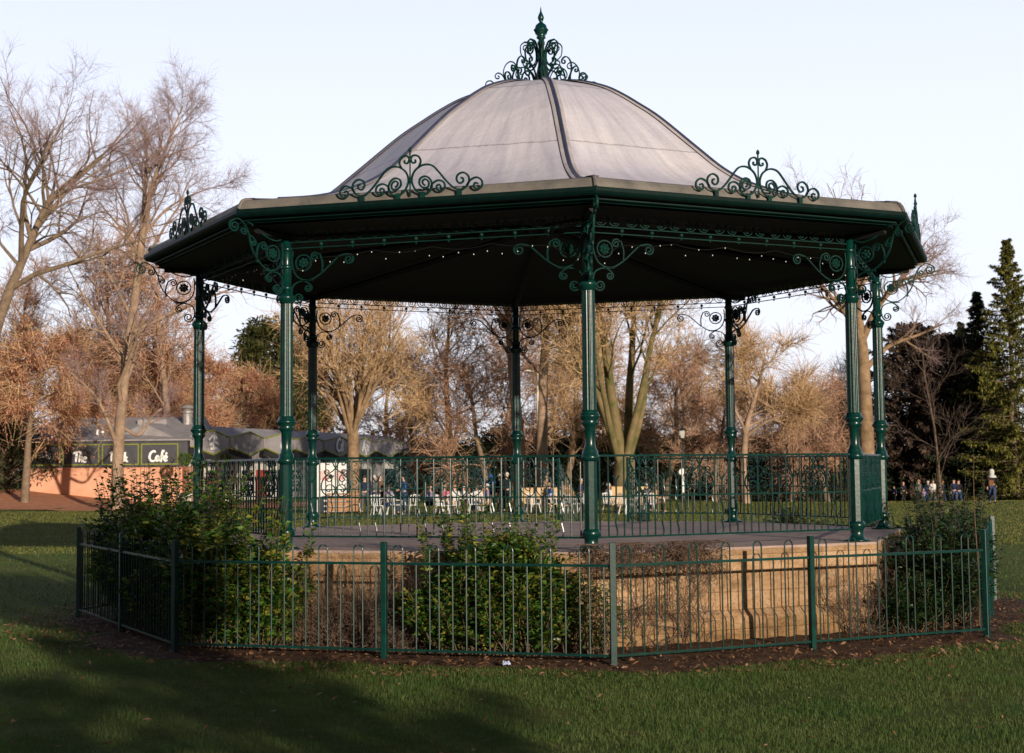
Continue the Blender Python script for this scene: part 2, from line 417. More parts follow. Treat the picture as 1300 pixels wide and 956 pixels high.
# scroll patterns (metres, right half; u to the right, v up)
def bracket_mesh(radial=False):
    mb = MB(); W, T = .0135, .024
    def bar(p, w=W, t=T): mb.ribbon(p, w, t)
    # ring with rosette
    a = np.linspace(0, 2 * PI, 25)
    cxz = (.145, -.15)
    bar(np.stack([cxz[0] + .088 * np.cos(a), cxz[1] + .088 * np.sin(a)], 1))
    for i in range(7):
        t = 2 * PI * i / 7
        mb.ball((cxz[0] + .04 * math.cos(t), 0, cxz[1] + .04 * math.sin(t)), .021, 6, 4)
    mb.ball((cxz[0], -.006, cxz[1]), .024, 6, 4)
    # main sweep: along the post, round under the ring, out and up to the end curl
    if radial:
        sweep = [(.02, -.02), (.012, -.15), (.045, -.27), (.13, -.335), (.25, -.325), (.36, -.235), (.43, -.12), (.47, .02), (.53, .13), (.62, .185), (.70, .155)]
        end = curl(.665, .10, .068, 45, -1.6)
    else:
        sweep = [(.02, -.02), (.012, -.15), (.05, -.27), (.13, -.335), (.24, -.34), (.36, -.27), (.46, -.18), (.55, -.10), (.63, -.075)]
        end = curl(.665, -.135, .06, 100, -1.6)
    bar(np.vstack([cr(sweep, 5), end]))
    # inner arch from the sweep up to the rail with a small curl
    bar(np.vstack([cr([(.36, -.27), (.365, -.16), (.335, -.06)], 5), curl(.275, -.085, .05, 30, 1.5)]))
    if radial:
        bar(np.vstack([cr([(.47, .02), (.42, .0), (.395, -.03)], 4), curl(.41, -.06, .035, 120, 1.3)]))
        bar(np.vstack([cr([(.53, .13), (.50, .075)], 4), curl(.545, .06, .045, 160, 1.4)]))
        bar(cr([(.02, .02), (.12, -.005), (.25, .03), (.36, .10), (.50, .17)], 5))
    # lower scrolls
    bar(np.vstack([cr([(.255, -.345), (.20, -.35), (.10, -.36), (.03, -.40), (.008, -.47), (.02, -.54)], 5), curl(.085, -.54, .062, 180, 1.7)]))
    bar(np.vstack([cr([(.13, -.345), (.19, -.37), (.235, -.41)], 4), curl(.20, -.435, .043, 40, -1.6)]))
    return mb
BU = .058
mesh_side = bracket_mesh(False).build('bracket', M['iron'], stand, False)
mesh_rad = bracket_mesh(True).build('bracket', M['iron'], stand, False)
def put_bracket(src, first, k, ang, z):
    o = src if first else src.copy()
    if not first: COL.objects.link(o); o.parent = stand
    p = corner(k, RC, z); d = Vector((math.cos(ang), math.sin(ang), 0))
    o.location = Vector(p) + d * BU; o.rotation_euler = (0, 0, ang)
    o.scale = (1.16, 1, 1.1)
for k in range(8):
    al = -90 + 45 * k
    put_bracket(mesh_side, k == 0, k, R(al + 112.5), 4.755)
    put_bracket(mesh_side, False, k, R(al - 112.5), 4.755)
    put_bracket(mesh_rad, k == 0, k, R(al), 4.86)

# frieze between the columns: two rails, small scrolls above, studs between
AP = RC * C8; HW = RC * S8
def side_obj(o, k): o.rotation_euler = (0, 0, R(22.5 + 45 * k))
def frieze_mesh():
    mb = MB(); x1 = HW - .05
    mb.box(-x1, x1, -AP - .010, -AP + .010, 4.744, 4.755); mb.box(-x1, x1, -AP - .010, -AP + .010, 4.816, 4.828)
    n = 9; st = 2 * x1 / n
    tmp = MB()
    for i in range(n):
        cx = -x1 + (i + .5) * st
        for s in (-1, 1):
            p = np.vstack([cr([(.008, .125), (.016, .065), (.05, .018), (.10, .006)], 4), curl(.105, .060, .054, -90, 1.6)])
            p = np.stack([cx + s * p[:, 0], 4.828 + p[:, 1]], 1)
            tmp.ribbon(p, .0095, .012, -AP - .03)
        tmp.ball((cx + st / 2, -AP - .004, 4.786), .026, 8, 5) if i < n - 1 else None
        tmp.ball((cx + st / 2, -AP, 4.735), .014, 6, 4) if i < n - 1 else None
    return mb.add(tmp.v, tmp.f)
fz = frieze_mesh().build('frieze', M['iron'], stand); fz.location.z = .025
for k in range(1, 8):
    c = fz.copy(); COL.objects.link(c); c.parent = stand; side_obj(c, k)
side_obj(fz, 0)

# railings
TOPZ, MIDZ, BOTZ = 2.195, 1.725, 1.262
UN = .105
PATTERN = 'bYb' + 'S' + 'bYbYb' + 'S' + 'bYbYb' + 'S' + 'bYbYb' + 'S' + 'bYb'
def scroll_panel(cx, y):
    mb = MB(); kx = 1 / 519.; kz = 1 / 590.
    for s in (-1, 1):
        P = lambda pts: np.array([(cx + s * (x - 280) * kx, TOPZ - (z - 93) * kz) for x, z in pts])
        mb.ribbon(cr(P([(322, 132), (338, 136), (350, 120), (336, 102), (308, 108), (288, 150), (262, 180), (228, 205), (196, 240), (182, 290), (196, 335), (238, 364), (268, 344), (276, 306), (252, 280), (220, 286), (214, 315), (236, 328), (246, 312)]), 5), .0085, .02, y)
        mb.ribbon(cr(P([(320, 200), (342, 208), (358, 190), (342, 172), (324, 184), (336, 196)]), 4), .0075, .018, y)
        mb.ribbon(cr(P([(352, 222), (318, 214), (306, 240), (324, 258), (342, 242), (328, 232)]), 4), .0075, .018, y)
    return mb
def railing(k, first_shape, gap=None):
    y = -AP
    bars = MB(); x1 = HW - .07
    segs = [(-x1, x1)] if gap is None else [(-x1, gap[0]), (gap[1], x1)]
    for a, c in segs:
        bars.bevbox(a, c, y - .024, y + .024, TOPZ - .012, TOPZ + .012, .004)
        bars.box(a + .04, c - .04, y - .007, y + .007, MIDZ - .009, MIDZ + .009)
        bars.box(a, c, y - .011, y + .011, BOTZ - .011, BOTZ + .011)
    n = sum(4 if ch == 'S' else 1 for ch in PATTERN) - 1
    # pattern positions: bars and Ys one unit apart, a scroll bay spans four units
    x = -16 * UN; panels = []; pos = []
    i = 0; cur = -16.
    prev = None
    for ch in PATTERN:
        if prev is not None: cur += 2. if (ch == 'S' or prev == 'S') else 1.
        pos.append((ch, cur * UN)); prev = ch
    inside = lambda xx: gap is None or not (gap[0] - .02 < xx < gap[1] + .02)
    def rod(xx, z0, z1, r=.0095): bars.tube([(xx, y, z0), (xx, y, z1)], r, 6, False)
    for ch, xx in pos:
        if not inside(xx): continue
        if ch == 'b': rod(xx, BOTZ, TOPZ)
        elif ch == 'Y':
            zz = np.linspace(BOTZ, MIDZ, 15); wv = .011 * np.sin((zz - BOTZ) / (MIDZ - BOTZ) * 4 * PI)
            bars.tube(np.stack([xx + wv, np.full(15, y), zz], 1), .010, 6, False)
            rod(xx, MIDZ, 1.905, .010)
            for s in (-1, 1): bars.ribbon(cr([(xx, 1.895), (xx + s * .018, 1.93), (xx + s * .045, 1.965)], 3), [.014] * 7, .012, y)
        else:
            rod(xx, BOTZ, TOPZ, .0085)
            for d in (-1, 1): rod(xx + d * UN, BOTZ, MIDZ, .0085)
            panels.append(xx)
    for xx in (-x1 + .05, x1 - .05): rod(xx, BOTZ, TOPZ)
    if gap:
        for xx in gap: bars.box(xx - .02, xx + .02, y - .02, y + .02, FZ, TOPZ + .03)
    o = bars.build('railing', M['green'], stand); side_obj(o, k)
    for xx in panels: scroll_panel(xx, y).build('scroll_panel', M['green'], o)
    return o
rail0 = railing(0, True)
for k in (1, 2, 3, 5, 6, 7):
    c = copy_tree(rail0, stand); side_obj(c, k)
railing(4, False)
bpy.context.view_layer.update()
# the entrance is in the far side (side 3): swap that panel for one with an opening and steps with sloping hand rails
for o in [o for o in stand.children if o.name.startswith('railing') and abs(o.rotation_euler[2] - R(22.5 + 135)) < 1e-4]:
    for ch in list(o.children): bpy.data.objects.remove(ch)
    bpy.data.objects.remove(o)
GAP = (-.10, 1.15)
railing(3, False, GAP)
st = MB()
for i in range(5):
    st.box(GAP[0] - .1, GAP[1] + .1, -5.02 - .3 * (i + 1) - (-.02), -4.875 - .3 * i, -.2, FZ - .2 * (i + 1) + .17)
o = st.build('entrance_steps', M['stone'], stand); side_obj(o, 3)
for gx in GAP:
    hb = MB(); y0 = -AP - .03
    L = 1.5; dz = .85
    P = lambda t, z: (gx, y0 - L * t, z - dz * t)
    hb.tube([P(0, TOPZ), P(1, TOPZ)], .02, 6); hb.tube([P(0, BOTZ), P(1, BOTZ)], .013, 6); hb.tube([P(0, MIDZ), P(1, MIDZ)], .01, 6)
    for i in range(13): hb.tube([P(i / 12, BOTZ), P(i / 12, TOPZ)], .011, 5, False)
    hb.box(gx - .025, gx + .025, y0 - L - .025, y0 - L + .025, -.1, TOPZ - dz + .06)
    o = hb.build('hand_rail', M['green'], stand); side_obj(o, 3)

# eaves: gutter, lip, lead-dressed edge, soffit
gt = MB(); ring8(gt, [(5.60, 5.235), (5.795, 5.235), (5.80, 5.225), (5.80, 5.19), (5.785, 5.165), (5.76, 5.145), (5.70, 5.135), (5.66, 5.15), (5.60, 5.16)])
eave = [gt.build('gutter', M['gutter'], stand)]
lp = MB(); ring8(lp, [(5.60, 5.14), (5.645, 5.105), (5.655, 5.10), (5.655, 5.085), (5.63, 5.075), (5.58, 5.08)])
ring8(lp, [(5.60, 5.165), (5.61, 5.12), (5.58, 5.06)])
eave.append(lp.build('fascia', M['lip'], stand))
cp = MB()
prof = [(5.752, 5.238), (5.725, 5.30), (5.69, 5.345), (5.655, 5.362), (5.50, 5.385)]
ring8(cp, prof)
for k in range(8):            # dressed joints at the corners and along the edge
    a = R(-90 + 45 * k); cp.tube([(corner(k, r + .012, z + .004)) for r, z in prof], .022, 6)
eave.append(cp.build('eaves_flashing', M['coping'], stand))
sf = MB(); ring8(sf, [(5.62, 5.055), (5.1, 5.03), (4.9, 5.03), (4.86, 5.02), (4.7, 5.10), (2.4, 5.45), (.05, 5.75)])
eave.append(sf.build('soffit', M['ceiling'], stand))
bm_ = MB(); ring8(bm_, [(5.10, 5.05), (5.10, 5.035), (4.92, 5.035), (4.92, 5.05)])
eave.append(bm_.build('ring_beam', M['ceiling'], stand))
rf_ = MB()                     # rafters under the soffit
for k in range(8): rf_.tube([corner(k, 5.5, 5.03), corner(k, 4.9, 4.99), corner(k, .3, 5.62)], .045, 4)
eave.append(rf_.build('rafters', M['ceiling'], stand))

for o in eave: o.location.z = -.065
eave[1].location.z = -.035
# domed roof: smooth profile, eight faces
prof = cr([(5.60, 5.306), (5.0, 5.38), (4.3, 5.52), (3.6, 5.77), (3.16, 6.025), (2.72, 6.385), (2.12, 6.89), (1.74, 7.155), (1.47, 7.33), (1.17, 7.49), (.72, 7.645), (.35, 7.705), (.08, 7.72)], 5)
def roof_mesh():
    nsub = 10; vs = []; fs = []; m = len(prof); N = 8 * nsub
    for r, z in prof:
        for k in range(8):
            a = Vector(corner(k, r, z)); c = Vector(corner(k + 1, r, z))
            for i in range(nsub):
                t = i / nsub; p = a.lerp(c, t)
                sag = .018 * min(1, r / 2) * math.sin(PI * t)
                h = Vector((p.x, p.y, 0)).normalized()
                vs.append(p - h * sag + Vector((0, 0, -.004 * math.sin(7 * t + 3 * r + k))))
    for j in range(m - 1):
        for i in range(N): fs.append((j * N + i, j * N + (i + 1) % N, (j + 1) * N + (i + 1) % N, (j + 1) * N + i))
    return MB().add(vs, fs)
roof = roof_mesh().build('roof', M['lead'], stand, True)
try:
    roof.data.set_sharp_from_angle(angle=R(20))
except Exception: pass
# hips: a pale lead flashing strip each side and a dark roll along the top
def hip():
    base = MB(); roll = MB(); vs = []; fs = []
    for i, (r, z) in enumerate(prof[:-3]):
        ww = .075 * (1 if r > .6 else r / .6 + .05)
        c = Vector((r + .006, 0, z + .006))
        t = math.tan(R(67.5))
        vs += [c + Vector((-ww / t * 1.0, -ww, .012)), c + Vector((.004, 0, .018)), c + Vector((-ww / t, ww, .012))]
    for i in range(len(prof[:-3]) - 1):
        for q in range(2): fs.append((3 * i + q, 3 * i + q + 1, 3 * i + 4 + q, 3 * i + 3 + q))
    base.add(vs, fs)
    roll.tube([(r + .010, 0, z + .018) for r, z in prof[:-3] if r < 5.2], .026, 7)
    return base, roll
hb_, hr_ = hip()
hip0 = hb_.build('hip_flashing', M['hip'], roof, True); hr = hr_.build('hip_roll', M['roll'], hip0, True)
hip0.rotation_euler = (0, 0, R(-90))
bpy.data.objects.remove(hr); hr = None
roll0 = hr_.build('hip_roll', M['roll'], roof, True); roll0.rotation_euler = (0, 0, R(-90))
for k in range(1, 8):
    for s in (hip0, roll0):
        c = s.copy(); COL.objects.link(c); c.parent = roof; c.rotation_euler = (0, 0, R(-90 + 45 * k))

# crestings standing on the gutter in the middle of every side
def cresting_mesh():
    mb = MB(); y = -(5.775 * C8)
    z0 = 5.24; W = .021; T = .018
    def P(pts): return np.array([((x - 550) / 590., (390 - .065 * (x - 550) - z) / 616. + 0.0) for x, z in pts])
    arch = P([(660, 300), (645, 290), (640, 270), (660, 255), (685, 275), (680, 310), (645, 315), (618, 290), (625, 250), (665, 235), (700, 262), (708, 310), (685, 348), (640, 360), (592, 335), (562, 270), (578, 205), (620, 165), (665, 150), (715, 160), (760, 205), (810, 265), (860, 312), (905, 330), (950, 312), (975, 270), (968, 230), (932, 208), (895, 225), (886, 258), (905, 284), (932, 274), (932, 250), (915, 246)])
    outer = P([(958, 300), (985, 262), (1030, 243), (1066, 268), (1064, 308), (1030, 326), (1008, 305), (1018, 282), (1040, 288)])
    small = P([(700, 322), (712, 288), (750, 264), (790, 274), (802, 308), (782, 336), (750, 334), (742, 306), (762, 295), (774, 312)])
    heart = P([(612, 170), (628, 128), (612, 92), (575, 84), (556, 110), (568, 138), (590, 132), (588, 114)])
    for s in (1, -1):
        for q, wv in ((arch, W), (outer, W), (small, W), (heart, W)):
            p = cr(q, 4); mb.ribbon(np.stack([s * p[:, 0], z0 + p[:, 1]], 1), wv, T, y)
        for fx in (640, 905):
            u = (fx - 550) / 590.; mb.box(s * u - .025, s * u + .025, y - .02, y + .02, z0 - .02, z0 + .06)
    mb.lathe([(.010, z0 + .02), (.016, z0 + .06), (.010, z0 + .1), (.010, z0 + .17), (.022, z0 + .19), (.010, z0 + .215), (.009, z0 + .42), (.024, z0 + .44), (.024, z0 + .46), (.010, z0 + .475), (.010, z0 + .53), (.022, z0 + .55), (.018, z0 + .575), (.002, z0 + .595)], 8, (0, y, 0))
    return mb
cs = cresting_mesh().build('cresting', M['iron'], stand); cs.location.z = -.065
side_obj(cs, 0)
for k in range(1, 8):
    c = cs.copy(); COL.objects.link(c); c.parent = stand; side_obj(c, k)

# finial with scrolls riding the hips
Z0 = 0.
fn = MB().lathe([(.20, Z0 - .01), (.20, Z0 + .012), (.15, Z0 + .03), (.07, Z0 + .045), (.05, Z0 + .07), (.062, Z0 + .11), (.067, Z0 + .16), (.060, Z0 + .20), (.044, Z0 + .28), (.042, Z0 + .34), (.052, Z0 + .36), (.052, Z0 + .38), (.042, Z0 + .40), (.036, Z0 + .52), (.05, Z0 + .56), (.05, Z0 + .59), (.036, Z0 + .60), (.036, Z0 + .62), (.062, Z0 + .64), (.062, Z0 + .655), (.05, Z0 + .665), (.078, Z0 + .70), (.088, Z0 + .735), (.10, Z0 + .745), (.10, Z0 + .755), (.086, Z0 + .765), (.07, Z0 + .815), (.03, Z0 + .85), (.02, Z0 + .86), (.034, Z0 + .885), (.044, Z0 + .92), (.03, Z0 + .96), (.012, Z0 + 1.0), (.006, Z0 + 1.05), (.001, Z0 + 1.075)], 20)
fin = fn.build('finial', M['green'], stand, True); fin.location.z = 7.725; fin.scale = (1.12, 1.12, 1.115)
def finial_scroll():
    mb = MB(); W, T = .014, .022
    b = lambda p: mb.ribbon(np.stack([p[:, 0], Z0 + p[:, 1]], 1), W, T)
    b(np.vstack([curl(.20, .51, .082, -20, 1.7, r1=.18)[::-1], np.array([(.277, .46), (.265, .40), (.23, .36), (.18, .33)])]))
    b(cr([(.23, .585), (.13, .575), (.085, .50), (.07, .42), (.075, .33), (.12, .26), (.17, .235), (.215, .25), (.245, .285), (.24, .325), (.205, .335), (.19, .305), (.21, .29)], 5))
    b(cr([(.10, -.01), (.115, .10), (.15, .18), (.21, .235), (.28, .235), (.33, .19), (.34, .13), (.31, .085), (.265, .085), (.25, .125), (.275, .15), (.295, .13)], 5))
    b(cr([(.42, -.06), (.46, .02), (.50, .10), (.505, .19), (.475, .27), (.42, .315), (.37, .305), (.345, .27), (.36, .235), (.395, .235), (.40, .265), (.38, .275)], 5))
    b(cr([(.49, -.05), (.485, .05), (.52, .13), (.575, .16), (.615, .13), (.605, .09), (.57, .085), (.565, .115), (.585, .12)], 5))
    b(cr([(.73, -.07), (.745, .0), (.72, .045), (.67, .05), (.635, .015), (.64, -.025), (.675, -.035), (.69, -.005), (.675, .01)], 5))
    b(cr([(.26, -.03), (.255, .06), (.30, .09)], 5))
    return mb
fs0 = finial_scroll().build('finial_scroll', M['iron'], fin)
fs0.rotation_euler = (0, 0, R(-90))
for k in range(1, 8):
    c = fs0.copy(); COL.objects.link(c); c.parent = fin; c.rotation_euler = (0, 0, R(-90 + 45 * k))

# ------------------------------------------------------------------ hoop-top fence round the plinth
RF = 6.66
fence = empty('hoop_top_fence', (0, 0, 0), ROT)
tag(fence, 'low green hoop topped iron fence ringing the stone plinth', 'fence')
APF, HWF = RF * C8, RF * S8
def fence_panel(x0, x1):
    mb = MB(); y = -APF; zt, zb = 1.045, .125
    mb.box(x0, x1, y - .011, y + .011, zt - .014, zt + .014); mb.box(x0, x1, y - .011, y + .011, zb - .012, zb + .012)
    L = x1 - x0; n = 18; stp = (L - .13) / (n - 1)
    i = 0; xs = [x0 + .065 + stp * q for q in range(n)]
    # a hooped pair, then a single short bar, and so on
    q = 0
    while q < n:
        if q % 3 == 0 and q + 1 < n:
            a, c = xs[q] + stp * .12, xs[q + 1] - stp * .12
            rr = (c - a) / 2; t = np.linspace(PI, 0, 9)
            pts = [(a, y, zb - .02)] + [((a + c) / 2 + rr * math.cos(u), y, 1.19 + rr * math.sin(u)) for u in t] + [(c, y, zb - .02)]
            mb.tube(pts, .0085, 6); q += 2
        else:
            mb.tube([(xs[q], y, zb - .02), (xs[q], y, zt)], .0085, 6); q += 1
    return mb
pn1 = fence_panel(-HWF + .03, -.03).build('fence_panel', M['fence_green'], fence)
pn2 = fence_panel(.03, HWF - .03).build('fence_panel', M['fence_green'], fence)
ps = MB().bevbox(-.031, .031, -APF - .031, -APF + .031, -.25, 1.28, .004).build('fence_post', M['fence_green'], fence)
pc = MB().bevbox(-.033, .033, -.033, .033, -.25, 1.285, .004).build('fence_post', M['fence_green'], fence)
side_obj(pn1, 0); side_obj(pn2, 0); side_obj(ps, 0)
pc.location = corner(0, RF, 0); pc.rotation_euler = (0, 0, 0)
for k in range(1, 8):
    for s in (pn1, pn2, ps):
        c = s.copy(); COL.objects.link(c); c.parent = fence; side_obj(c, k)
    c = pc.copy(); COL.objects.link(c); c.parent = fence; c.location = corner(k, RF, 0); c.rotation_euler = (0, 0, R(45 * k))

# small white bulbs strung along the frieze and brackets of the front faces
M['bulb'] = mat('clear_bulb', (.75, .75, .72), .15)
M['wire'] = mat('dark_wire', (.01, .012, .012), .6)
for k, lab in ((7, 'string of small white bulbs hanging under the front left frieze'), (0, 'string of small white bulbs hanging under the front right frieze'), (6, 'string of small white bulbs hanging under the shaded left frieze')):
    sl_ = empty('string_lights', (0, 0, 0), ROT + R(22.5 + 45 * k)); tag(sl_, lab, 'fairy lights', 'strings of bulbs under the roof')
    xs = np.linspace(-HW + .1, HW - .1, 60); zl_ = 4.70 - .05 * np.abs(np.sin(xs * 4.2)) - .16 * np.exp(-((np.abs(xs) - HW + .1) / .35) ** 2)
    MB().tube(np.stack([xs, np.full(60, -AP - .03), zl_], 1), .003, 4).build('wire', M['wire'], sl_)
    b0 = None
    for i in range(2, 60, 3):
        if b0 is None: bo = b0 = MB().ball((0, 0, 0), .0065, 6, 4, 1.3).build('bulb', M['bulb'], sl_)
        else: bo = b0.copy(); COL.objects.link(bo); bo.parent = sl_
        bo.location = (xs[i], -AP - .03 + random.uniform(-.03, .03), zl_[i] - .018 + random.uniform(-.09, .02))
# ------------------------------------------------------------------ ground
def smooth(a, b, x):
    t = np.clip((x - a) / (b - a), 0, 1); return t * t * (3 - 2 * t)
def ground_z(lat, dep):
    """gentle falls in the park: the lawn dips away far right, a bank rises far left"""
    lat = np.asarray(lat, float); dep = np.asarray(dep, float)
    z = -1.15 * smooth(84, 118, dep) * smooth(8, 20, lat)
    z = z + 1.1 * smooth(80, 100, dep) * smooth(-20, -34, lat)
    return z
def grass_ground():
    m = bpy.data.materials.new('park_grass'); m.use_nodes = True
    nt = m.node_tree; b = nt.nodes['Principled BSDF']; L = nt.links.new
    tc = nt.nodes.new('ShaderNodeTexCoord')
    def noise(s, d=5, r=.6):
        n = nt.nodes.new('ShaderNodeTexNoise'); n.inputs['Scale'].default_value = s; n.inputs['Detail'].default_value = d; n.inputs['Roughness'].default_value = r
        L(tc.outputs['Object'], n.inputs['Vector']); return n.outputs['Fac']
    def ramp(f, st):
        r = nt.nodes.new('ShaderNodeValToRGB'); e = r.color_ramp.elements
        while len(e) < len(st): e.new(.5)
        for i, (p, c) in enumerate(st): e[i].position = p; e[i].color = tuple(c) + (1,)
        L(f, r.inputs['Fac']); return r.outputs['Color']
    def mul(a, c):
        x = nt.nodes.new('ShaderNodeMix'); x.data_type = 'RGBA'; x.blend_type = 'MULTIPLY'; x.inputs[0].default_value = 1.; L(a, x.inputs[6]); L(c, x.inputs[7]); return x.outputs[2]
    c = ramp(noise(.35, 6, .65), [(.3, (.075, .115, .024)), (.5, (.115, .15, .034)), (.7, (.17, .17, .05))])
    c = mul(c, ramp(noise(7, 6, .75), [(.3, (.55, .6, .5)), (.7, (1.25, 1.2, 1.1))]))
    L(c, b.inputs['Base Color']); b.inputs['Roughness'].default_value = .95; b.inputs['Specular IOR Level'].default_value = .1
    bp = nt.nodes.new('ShaderNodeBump'); bp.inputs['Strength'].default_value = .8; bp.inputs['Distance'].default_value = .05
    L(noise(30, 6, .8), bp.inputs['Height']); L(bp.outputs[0], b.inputs['Normal'])
    return m
M['grass_ground'] = grass_ground()
M['soil'] = mat('dark_soil', (.14, .085, .055), .95, scale=5, col2=(.05, .03, .02), detail=8, bump=1., bscale=45, spec=.1)
M['blade'] = mat('grass_blades', (.03, .095, .012), .6, scale=1.1, col2=(.15, .155, .05), detail=7, island=[(.025, .085, .014), (.05, .13, .02), (.09, .16, .03), (.16, .16, .055)], spec=.3, trans=.3)
M['dry_leaf'] = mat('fallen_leaves', (.2, .1, .05), .8, island=[(.06, .03, .016), (.16, .075, .035), (.28, .13, .06), (.34, .20, .12), (.10, .06, .04)], spec=.2)
M['leaf_litter'] = mat('russet_leaf_litter', (.72, .34, .19), .95, scale=2.5, col2=(.45, .20, .11), detail=8, bump=.8, bscale=20, spec=.1)

lat = np.concatenate([np.linspace(-700, -60, 14), np.linspace(-50, 50, 61), np.linspace(60, 700, 14)])
dep = np.concatenate([np.linspace(-60, 130, 96), np.linspace(145, 900, 14)])
LA, DE = np.meshgrid(lat, dep)
GX = LA * math.cos(HEAD) - DE * math.sin(HEAD); GY = CAMY + DE * math.cos(HEAD) + LA * math.sin(HEAD)
GZ = ground_z(LA, DE)
V = np.stack([GX, GY, GZ], -1).reshape(-1, 3)
nx = len(lat); ny = len(dep)
I = (np.arange(ny - 1)[:, None] * nx + np.arange(nx - 1)[None, :]).ravel()
F = np.stack([I, I + 1, I + 1 + nx, I + nx], 1)
tag(np_mesh('ground', V, F, M['grass_ground'], smooth=True), kind='structure')

# soil bed between plinth and fence, spilling a little past the fence with a ragged edge
def oct_r(th, r):
    t = (np.asarray(th) - ROT + PI / 2) % (PI / 4) - PI / 8
    return r * C8 / np.cos(t)
n = 260; th = np.linspace(0, 2 * PI, n, endpoint=False)
edge = oct_r(th, RF) + .50 + .15 * np.sin(5 * th + 1) + .10 * np.sin(17 * th) + .07 * np.sin(41 * th + 2) + rng.normal(0, .03, n)
rings = [oct_r(th, 5.1), oct_r(th, 5.9), oct_r(th, 6.5), edge - .25, edge]
zz = [.05, .05, .035, .022, -.02]
V = np.concatenate([np.stack([r * np.cos(th), r * np.sin(th), z + rng.normal(0, .008, n)], 1) for r, z in zip(rings, zz)])
F = np.array([(j * n + i, (j + 1) * n + i, (j + 1) * n + (i + 1) % n, j * n + (i + 1) % n) for j in range(4) for i in range(n)])
tag(np_mesh('soil_bed', V, F, M['soil'], smooth=True), kind='structure')

# far leaf-strewn bank under the trees on the left
la = np.linspace(-48, -10.5, 30); de = np.linspace(74, 99, 20)
LA, DE = np.meshgrid(la, de)
de0 = 82 + 2.0 * np.sin(la * .4) + .14 * (la + 30); DE = de0[None, :] + (DE - 74) / 25 * (99 - de0[None, :])
GZ = ground_z(LA, DE) + .02 + .03 * np.sin(LA * 1.7) * np.sin(DE)
GX = LA * math.cos(HEAD) - DE * math.sin(HEAD); GY = CAMY + DE * math.cos(HEAD) + LA * math.sin(HEAD)
V = np.stack([GX, GY, GZ], -1).reshape(-1, 3)
I = (np.arange(19)[:, None] * 30 + np.arange(29)[None, :]).ravel()
tag(np_mesh('leaf_strewn_ground', V, np.stack([I, I + 1, I + 31, I + 30], 1), M['leaf_litter'], smooth=True), kind='structure')

# grass blades in the foreground lawn (nobody could count them)
def blades(n, d0, d1, h0, h1, wd):
    d = d0 + (d1 - d0) * rng.random(n) ** 1.25
    la = (rng.random(n) * 2 - 1) * (.345 * d + .3)
    x = la * math.cos(HEAD) - d * math.sin(HEAD); y = CAMY + d * math.cos(HEAD) + la * math.sin(HEAD)
    r = np.hypot(x, y); th = np.arctan2(y, x)
    lim = np.interp((th) % (2 * PI), np.concatenate([np.linspace(0, 2 * PI, len(edge), endpoint=False), [2 * PI]]), np.append(edge, edge[0]))
    keep = (r > lim - .05 * rng.random(n)) | (rng.random(n) < .012 * (r > 6.4))
    x, y = x[keep], y[keep]; n = len(x)
    bald = np.sin(x * 1.7 + 2.1 * np.sin(y * .9)) * np.sin(y * 2.1 + 1.5 * np.sin(x * 1.1)); k2 = (bald < .55) | (rng.random(n) < .35); x, y = x[k2], y[k2]; n = len(x)
    clump = .55 + .45 * np.sin(x * 3.1 + 1.3 * np.sin(y * 2.3)) * np.sin(y * 2.7 + x)
    h = (h0 + (h1 - h0) * rng.random(n)) * (.65 + .5 * clump)
    a = rng.random(n) * 2 * PI; ln = .75 * h * rng.random(n); la_ = rng.random(n) * 2 * PI
    w_ = wd * (.7 + .6 * rng.random(n))
    base = np.stack([x, y, np.full(n, -.004)], 1)
    s = np.stack([np.cos(a) * w_, np.sin(a) * w_, np.zeros(n)], 1)
    lean = np.stack([np.cos(la_) * ln, np.sin(la_) * ln, h], 1)
    mid = base + lean * np.array([.35, .35, .6])
    V = np.stack([base - s, base + s, mid + s * .7, base + lean, mid - s * .7], 1).reshape(-1, 3)
    q = np.arange(n)[:, None] * 5
    F = np.concatenate([q + np.array([[0, 1, 2]]), q + np.array([[0, 2, 4]]), q + np.array([[4, 2, 3]])])
    return V, F
V1, F1 = blades(200000, 10.6, 21, .022, .065, .0022)
V2, F2 = blades(60000, 19, 44, .03, .075, .005)
tag(np_mesh('grass', np.vstack([V1, V2]), np.vstack([F1, F2 + len(V1)]), M['blade'], k=3), kind='stuff')

M['blade_far'] = mat('sunlit_lawn_blades', (.15, .17, .04), .6, scale=.25, col2=(.09, .13, .03), island=[(.10, .14, .025), (.20, .20, .045), (.30, .26, .075), (.36, .29, .10)], spec=.2, trans=.25)
nf = 120000; d = 40 + 52 * rng.random(nf) ** 1.1; la = (rng.random(nf) * 2 - 1) * (.34 * d + 2)
x = la * math.cos(HEAD) - d * math.sin(HEAD); y = CAMY + d * math.cos(HEAD) + la * math.sin(HEAD); z = ground_z(la, d)
h = rng.uniform(.03, .075, nf); a = rng.random(nf) * PI; w_ = rng.uniform(.008, .02, nf); ln = rng.normal(0, .03, (nf, 2))
B = np.stack([x, y, z - .005], 1); S = np.stack([np.cos(a) * w_, np.sin(a) * w_, 0 * a], 1); Tp = B + np.stack([ln[:, 0], ln[:, 1], h], 1)
keep = ~((la < -9) & (d > 81.5 + .14 * (la + 30)))
B, S, Tp = B[keep], S[keep], Tp[keep]
tag(np_mesh('distant_grass', np.stack([B - S, B + S, Tp], 1).reshape(-1, 3), np.arange(3 * len(B)).reshape(-1, 3), M['blade_far'], k=3), kind='stuff')
